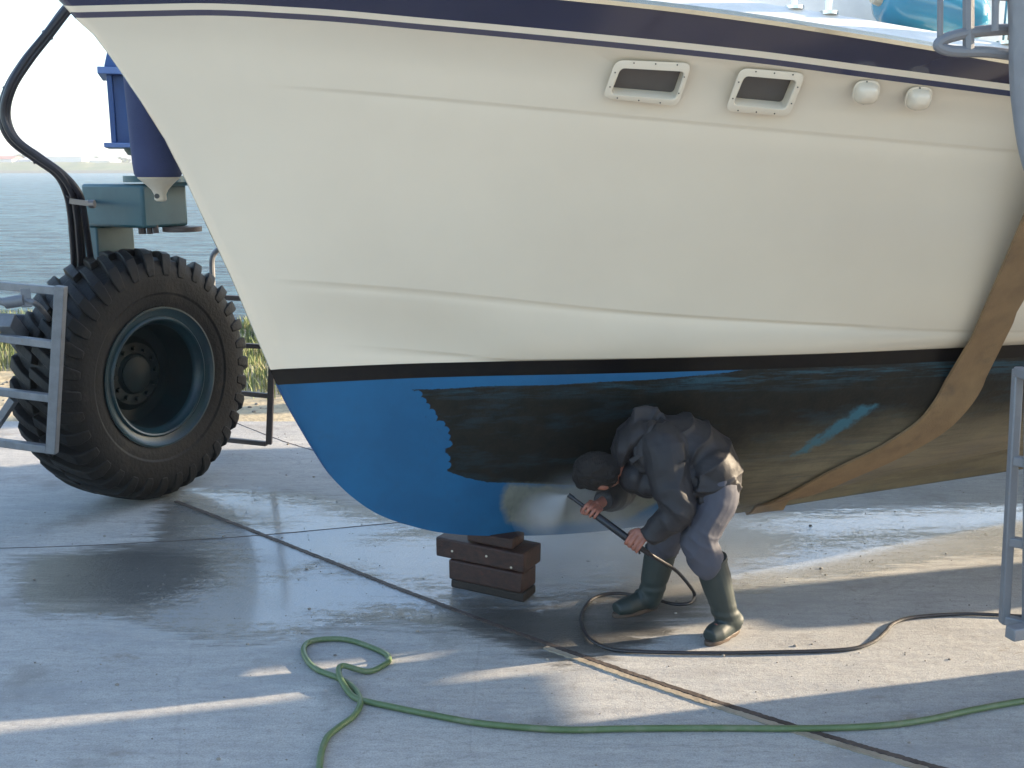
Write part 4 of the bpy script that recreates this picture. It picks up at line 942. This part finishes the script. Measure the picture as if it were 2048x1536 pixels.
# head: crown points left and down, face turned to the keel
fwd=Vector((-.25,.72,-.64)).normalized()      # where the face looks
upv=Vector((-.85,-.2,.15)); upv=(upv-fwd*upv.dot(fwd)).normalized(); sdv=fwd.cross(upv).normalized()
HM=Matrix((sdv,fwd,upv)).transposed()
bd.ball(headc,(.074,.092,.106),22,16,HM); bd.ball(headc+fwd*.022-upv*.062,(.052,.066,.056),18,12,HM)
bd.tube([neck,headc-upv*.055-fwd*.03],[.058,.054],14)
def hpnt(s,f,u): return headc+sdv*s+fwd*f+upv*u
bd.tube([hpnt(0,.088,.018),hpnt(0,.104,-.015),hpnt(0,.112,-.030)],[.009,.012,.014],8); bd.ball(hpnt(0,.082,-.095),(.026,.02,.018),10,8,HM)
bd.ball(hpnt(0,.084,-.062),(.024,.012,.008),10,6,HM); bd.tube([hpnt(-.04,.078,.022),hpnt(0,.09,.026),hpnt(.04,.078,.022)],.009,8)
for e in (-1,1):
    bd.ball(hpnt(.077*e,-.008,-.012),(.011,.019,.032),12,8,HM); bd.ball(hpnt(.03*e,.076,.002),(.014,.012,.010),10,8,HM)
hand(bd,hf_c,LD,wr_f,1); hand(bd,hn_c,LD,wr_n,1)
melt(bd,'body',M['skin'],man,.0032,2)
# hair
hb=MB(); hb.ball(headc-fwd*.014+upv*.012,(.083,.096,.106),30,20,HM); hb.ball(headc-fwd*.05-upv*.03,(.07,.055,.065),18,12,HM); hb.ball(headc+fwd*.045+upv*.062,(.062,.045,.042),14,10,HM)
def hdisp(c):
    q=c-headc; f=q.dot(fwd); u_=q.dot(upv)
    d=ridge(c,upv,30,.006,20)+.003*noise.noise(c*60)
    if f>.045 and u_<.035: d-=.06
    if u_<-.075: d-=.03
    return d
melt(hb,'hair',M['hair'],man,.005,2,disp=hdisp)
# jacket
jk=MB()
jp=[a(1416,1000,4.60),a(1422,952,4.61),a(1405,918,4.625),a(1366,893,4.635),a(1312,897,4.645),a(1272,910,4.65),a(1252,918,4.645)]
jk.tube(jp,[.195,.20,.195,.205,.215,.175,.11],24,r2=[.128,.140,.147,.150,.148,.118,.08],up=(0,1,0),smooth=5)
jk.tube([sh_n+Vector((-.0,.07,.02)),sh_n+Vector((.01,0,-.01)),sh_n.lerp(el_n,.5)+Vector((.0,0,0)),el_n+Vector((.005,0,0)),el_n.lerp(wr_n,.45)+Vector((.01,0,0)),wr_n+Vector((.005,0,.004))],[.10,.098,.085,.082,.066,.047],18,smooth=5)
jk.tube([el_n+Vector((-.02,0,.03)),el_n+Vector((.02,0,-.005))],[.07,.066],14)
jk.tube([sh_f+Vector((0,-.05,0)),sh_f,sh_f.lerp(el_f,.5),el_f,el_f.lerp(wr_f,.5),wr_f],[.095,.09,.08,.075,.062,.046],18,smooth=5)
# belly cloth hanging forward of the hips
jk.ball(a(1300,955,4.63),(.10,.17,.085),18,12); jk.ball(a(1268,945,4.63),(.075,.14,.085),16,12); jk.ball(a(1385,945,4.58),(.14,.17,.11),20,14)
jk.ball(a(1438,948,4.60),(.092,.20,.105),20,14); jk.ball(a(1425,938,4.49),(.115,.115,.105),20,14); jk.tube([a(1392,965,4.43),a(1425,972,4.43),a(1458,955,4.46)],.06,14,smooth=4)
jk.tube([a(1395,990,4.44),a(1440,990,4.45),a(1470,960,4.47)],.052,14,smooth=4)
arm_pit=a(1335,985,4.45)
def folds(c,o,n,amp):
    d=c-o; ph=math.atan2(d.z,d.x)*n+noise.noise(c*7)*3.2+c.y*9; L_=math.hypot(d.x,d.z)
    w_=(1-abs(math.sin(ph*.5)))**2.2; k_=.35+.65*max(0,noise.noise(c*3.3+Vector((5,1,2)))+.5)
    return amp*(w_-.35)*k_*min(1,L_/.07)*2.0
def jdisp(c):
    q=c-jp[3]; arm=(c-sh_n).dot((el_n-sh_n).normalized())
    near=min((c-(sh_n.lerp(el_n,t))).length for t in (0,.5,1))
    near2=min((c-(el_n.lerp(wr_n,t))).length for t in (.3,.7,1))
    if near2<.10: return .008*((1-abs(math.sin((c-el_n).dot((wr_n-el_n).normalized())*38+noise.noise(c*9)*2.5)))**1.5-.35)*(.4+noise.noise(c*5+Vector((3,3,3)))*.8+.3)
    if near<.115: return ridge(c,(el_n-sh_n).normalized(),6,.007)+.007*((1-abs(math.sin((c-el_n).length*36+noise.noise(c*8)*3)))**1.6-.35)*max(0,1-(c-el_n).length/.2)+.002*noise.noise(c*20)
    if c.x<sh_n.x-.02: return ridge(c,Vector((.5,.2,.8)).normalized(),10,.010)
    return folds(c,arm_pit,17,.0095)+.003*noise.noise(c*16)      # folds fan from armpit to the hip
jacket=melt(jk,'jacket',M['jacket'],man,.006,4,disp=jdisp)
# hood hanging over the nape
hd=MB()
hc_=a(1262,872,4.63)
hd.tube([a(1300,848,4.62),a(1280,853,4.62),a(1259,872,4.62),a(1244,896,4.62),a(1236,925,4.62)],[.09,.13,.14,.12,.08],20,r2=[.030,.050,.058,.050,.030],up=(0,1,0),smooth=5)
hd.tube([a(1300,842,4.54),a(1303,868,4.49),a(1290,900,4.475),a(1262,925,4.50)],[.018,.020,.020,.016],12,smooth=4)
hd.tube([a(1264,836,4.58),a(1288,838,4.60),a(1308,848,4.60),a(1314,866,4.57)],[.05,.07,.07,.05],12,r2=[.018,.022,.022,.018],smooth=4)
melt(hd,'hood',M['jacket'],man,.006,4,disp=lambda c:folds(c,a(1240,935,4.6),20,.007)+.003*noise.noise(c*22))
# trousers
tr=MB()
tr.ball(a(1418,968,4.60),(.11,.165,.11),20,14); tr.ball(a(1425,965,4.60),(.07,.14,.085),18,12)
top_n=a(1424,1132,4.445); top_f=a(1318,1108,4.74)
tr.tube([a(1415,915,4.56),pel_n+Vector((.0,.01,.02)),a(1432,1000,4.455),a(1402,1062,4.435),a(1400,1090,4.43),a(1416,1125,4.44),top_n],[.06,.085,.096,.088,.082,.077,.066],18,smooth=5,up=(0,1,0))
tr.tube([a(1400,920,4.68),pel_f+Vector((.0,0,0)),a(1372,1012,4.73),a(1338,1062,4.71),a(1328,1085,4.72),top_f],[.07,.112,.10,.085,.078,.064],18,smooth=5,up=(0,1,0))
def tdisp(c):
    kn=kn_n if c.y<4.6 else kn_f; d=(c-kn).length; cr_=(c-a(1395,985,4.5)).length
    w1=(1-abs(math.sin(c.z*42+c.x*14+noise.noise(c*6)*3)))**1.7-.3; w2=(1-abs(math.sin(cr_*34+noise.noise(c*5)*3)))**1.7-.3
    return .009*w1*max(0,1-d/.16)+.008*w2*max(0,1-cr_/.25)+ridge(c,Vector((.2,0,1)).normalized(),6,.006)+.002*noise.noise(c*20)
melt(tr,'trousers',M['trousers'],man,.006,4,disp=tdisp)
# boots
def wellie(top,ank,heel,toe,rt):
    b_=MB(); up_=(top-ank).normalized(); toe0=Vector((toe.x,toe.y,0));heel0=Vector((heel.x,heel.y,0)); d=(toe0-heel0).normalized()
    b_.tube([top,top.lerp(ank,.30),top.lerp(ank,.65),ank,heel0+ZZ*.055+d*.02],[rt,rt*.97,rt*.86,rt*.78,rt*.72],20,smooth=4)
    b_.tube([heel0+ZZ*.048+d*.005,heel0.lerp(toe0,.4)+ZZ*.055,heel0.lerp(toe0,.75)+ZZ*.045,toe0+ZZ*.040],[.036,.05,.042,.030],16,r2=[.036,.042,.050,.036],smooth=4)
    b_.tube([ank-ZZ*.0,heel0.lerp(toe0,.45)+ZZ*.07],[rt*.72,.045],14)
    o=melt(b_,'boot',M['boot'],man,.005,4,disp=lambda c:.003*noise.noise(c*14)+(.0025*math.sin(c.z*120)*max(0,1-abs(c.z-.13)/.05)))
    s_=MB(); side=Vector((-d.y,d.x,0)); out=[]
    Lf=(toe0-heel0).length+.05
    for k in range(24):
        q=2*math.pi*k/24; x=math.cos(q); y=math.sin(q); ww=.033 if x<0 else .042; out.append((heel0+toe0)/2+d*(x*(Lf/2-.004))*1+side*y*ww*(1-.12*(abs(x)<.35)))
    i=0; s_.v=[tuple(p+ZZ*.001) for p in out]+[tuple(p+ZZ*.022) for p in out]; n=24
    s_.f=[tuple(range(n))[::-1],tuple(range(n,2*n))]+[(k,(k+1)%n,n+(k+1)%n,n+k) for k in range(n)]; s_.m=[0]*len(s_.f)
    s_.build('sole',M['sole'],o,bevel=.004)
    MB().tube([top-up_*.012,top+up_*.004],[rt+.004,rt+.004],24).build('boot_rim',M['boot'],o)
wellie(a(1420,1120,4.445),an_n,heel_n,toe_n,.074)
wellie(a(1322,1100,4.74),an_f,heel_f,toe_f,.074)
# ---------------------------------------------------------------- lance, trigger body and hose
ln=empty('pressure_washer_lance',LA.lerp(LB,.5),'black pressure washer lance held in both hands, pointing up at the hull','pressure washer')
MB().tube([LA,LA+LD*.025,LA+LD*.03,LA+LD*.12],[.011,.011,.009,.009],12).build('nozzle',M['lance'],ln)
l1=LA+LD*.11; l2=LA+LD*((a(1258,1080,4.44)-LA).dot(LD))
MB().tube([l1,l1+LD*.01,l2-LD*.01,l2],[.011,.0165,.0175,.013],14).build('lance_tube',M['lance'],ln)
tail=a(1297,1107,4.46)
MB().tube([l2-LD*.02,hn_c,tail],[.014,.014,.012],12,smooth=4).tube([hn_c+LD*.02,hn_c+LD*.03-ZZ*.03],[.006,.005],8).build('trigger_grip',M['lance'],ln)
hp2=[(1322,1122,4.52,None),(1353,1142,4.62,None),(1378,1170,4.78,None)]
P=[tail]+[at(x,y,Y) for x,y,Y,_ in hp2]
P+=[gz(x,y,.011) for x,y in ((1389,1190),(1379,1206),(1348,1208),(1311,1199),(1269,1190),(1222,1187),(1184,1198),(1163,1227),(1166,1255),(1184,1281),(1226,1299),(1297,1304),(1416,1306),(1557,1304),(1690,1299),(1742,1286),(1768,1266),(1788,1246),(1830,1234),(1920,1228),(2000,1230),(2150,1236),(2400,1225))]
tag(MB().tube(P,.0085,10,smooth=8).build('pressure_hose',M['hose'],None),'thin black pressure hose looping round the boots and off behind the ladder','hose')
# ---------------------------------------------------------------- spray
def vol(name,me,dens,fall,label,sc_=6.,aniso=.2,stretch=(1,1,1)):
    m=bpy.data.materials.new(name); m.use_nodes=True; t=m.node_tree; t.nodes.remove(t.nodes['Principled BSDF']); L=t.links
    v=t.nodes.new('ShaderNodeVolumePrincipled'); v.inputs['Color'].default_value=(.97,.98,1,1); v.inputs['Anisotropy'].default_value=aniso
    L.new(v.outputs[0],t.nodes['Material Output'].inputs['Volume'])
    g=t.nodes.new('ShaderNodeNewGeometry'); 
    n=t.nodes.new('ShaderNodeTexNoise'); n.inputs['Scale'].default_value=sc_; n.inputs['Detail'].default_value=4; L.new(g.outputs['Position'],n.inputs['Vector'])
    mr=t.nodes.new('ShaderNodeMapRange'); mr.inputs[1].default_value=.25; mr.inputs[2].default_value=.75; L.new(n.outputs[0],mr.inputs[0])
    # radial fall off round a centre / ellipsoid
    c,rad,pw=fall
    s_=t.nodes.new('ShaderNodeVectorMath'); s_.operation='SUBTRACT'; s_.inputs[1].default_value=c; L.new(g.outputs['Position'],s_.inputs[0])
    d=t.nodes.new('ShaderNodeVectorMath'); d.operation='DIVIDE'; d.inputs[1].default_value=rad; L.new(s_.outputs[0],d.inputs[0])
    ln_=t.nodes.new('ShaderNodeVectorMath'); ln_.operation='LENGTH'; L.new(d.outputs[0],ln_.inputs[0])
    f=t.nodes.new('ShaderNodeMapRange'); f.inputs[1].default_value=1; f.inputs[2].default_value=0; f.inputs[3].default_value=0; f.inputs[4].default_value=1; f.interpolation_type='SMOOTHSTEP'; L.new(ln_.outputs['Value'],f.inputs[0])
    a1=t.nodes.new('ShaderNodeMath'); a1.operation='MULTIPLY'; L.new(mr.outputs[0],a1.inputs[0]); L.new(f.outputs[0],a1.inputs[1])
    a2=t.nodes.new('ShaderNodeMath'); a2.operation='MULTIPLY'; a2.inputs[1].default_value=dens; L.new(a1.outputs[0],a2.inputs[0]); L.new(a2.outputs[0],v.inputs['Density'])
    o=obj(name,me,m); tag(o,label,'spray',kind='stuff'); return o
tip=LA-LD*.004
hit=bw(.27,float(bottom_b(.27,.10))+.0,.36)
ax_=(hit-tip); Lc=ax_.length; ax_.normalize()
mb=MB(); Cc=tip+ax_*Lc*.55; XA,XB=frame_of(ax_,ZZ); mb.ball(Cc,(.15,.15,Lc*.57),24,16,Matrix((XA,XB,ax_)).transposed())
sp_=vol('water_spray',mb.mesh('water_spray',True),1.,(tuple(Cc),(.3,.3,.3),1),'fan of white spray from the lance nozzle to the hull',12,.1)
t=sp_.data.materials[0].node_tree; L=t.links; v=[n for n in t.nodes if n.type=='PRINCIPLED_VOLUME'][0]
def N_(op,a_,b_=None,vec=False):
    n=t.nodes.new('ShaderNodeVectorMath' if vec else 'ShaderNodeMath'); n.operation=op
    for i,c in ((0,a_),(1,b_)):
        if c is None: continue
        if isinstance(c,(int,float,tuple)): n.inputs[i].default_value=c
        else: L.new(c,n.inputs[i])
    return n
g_=[n for n in t.nodes if n.type=='NEW_GEOMETRY'][0].outputs['Position']
rel_=N_('SUBTRACT',g_,tuple(tip),True).outputs[0]; u_=N_('DOT_PRODUCT',rel_,tuple(ax_),True).outputs['Value']; len_=N_('LENGTH',rel_,None,True).outputs['Value']
rr=N_('SQRT',N_('MAXIMUM',N_('SUBTRACT',N_('MULTIPLY',len_,len_).outputs[0],N_('MULTIPLY',u_,u_).outputs[0]).outputs[0],0.).outputs[0]).outputs[0]
ratio=N_('DIVIDE',rr,N_('MAXIMUM',N_('MULTIPLY',u_,.36).outputs[0],.004).outputs[0]).outputs[0]
soft=t.nodes.new('ShaderNodeMapRange'); soft.interpolation_type='SMOOTHSTEP'; soft.inputs[1].default_value=1.; soft.inputs[2].default_value=.15; L.new(ratio,soft.inputs[0])
inv=N_('DIVIDE',6.5,N_('ADD',u_,.035).outputs[0]).outputs[0]
nz_=[n for n in t.nodes if n.type=='TEX_NOISE'][0].outputs[0]; nm_=N_('MULTIPLY',nz_,N_('MULTIPLY',soft.outputs[0],inv).outputs[0]).outputs[0]
fo=t.nodes.new('ShaderNodeMapRange'); fo.interpolation_type='SMOOTHSTEP'; fo.inputs[1].default_value=Lc*1.08; fo.inputs[2].default_value=Lc*.45; L.new(u_,fo.inputs[0])
L.new(N_('MULTIPLY',nm_,fo.outputs[0]).outputs[0],v.inputs['Density'])
mb=MB(); mc=a(1180,1020,4.72); mb.ball(mc,(.36,.26,.24),24,16); vol('spray_mist',mb.mesh('spray_mist',True),4.,(tuple(mc),(.36,.26,.24),1),'pale mist bouncing off the hull around the lance',5,.1)
mb=MB(); mc=Vector((.55,5.5,.16)); mb.ball(mc,(1.1,.8,.32),28,16); vol('ground_mist',mb.mesh('ground_mist',True),10.,(tuple(mc),(1.1,.8,.32),1),'thin white mist drifting under the keel above the wet slab',3,.1)
# ---------------------------------------------------------------- haze
mb=MB(); mb.hexa((0,1080,20),(3000,0,0),(0,1180,0),(0,0,40)); 
hz=bpy.data.materials.new('haze'); hz.use_nodes=True; t=hz.node_tree; t.nodes.remove(t.nodes['Principled BSDF']); v=t.nodes.new('ShaderNodeVolumePrincipled'); v.inputs['Color'].default_value=(.93,.96,1,1); v.inputs['Density'].default_value=.0006; v.inputs['Anisotropy'].default_value=.3; t.links.new(v.outputs[0],t.nodes['Material Output'].inputs['Volume'])
ho=obj('haze',mb.mesh('haze',True),hz,smooth=False); ho['kind']='stuff';
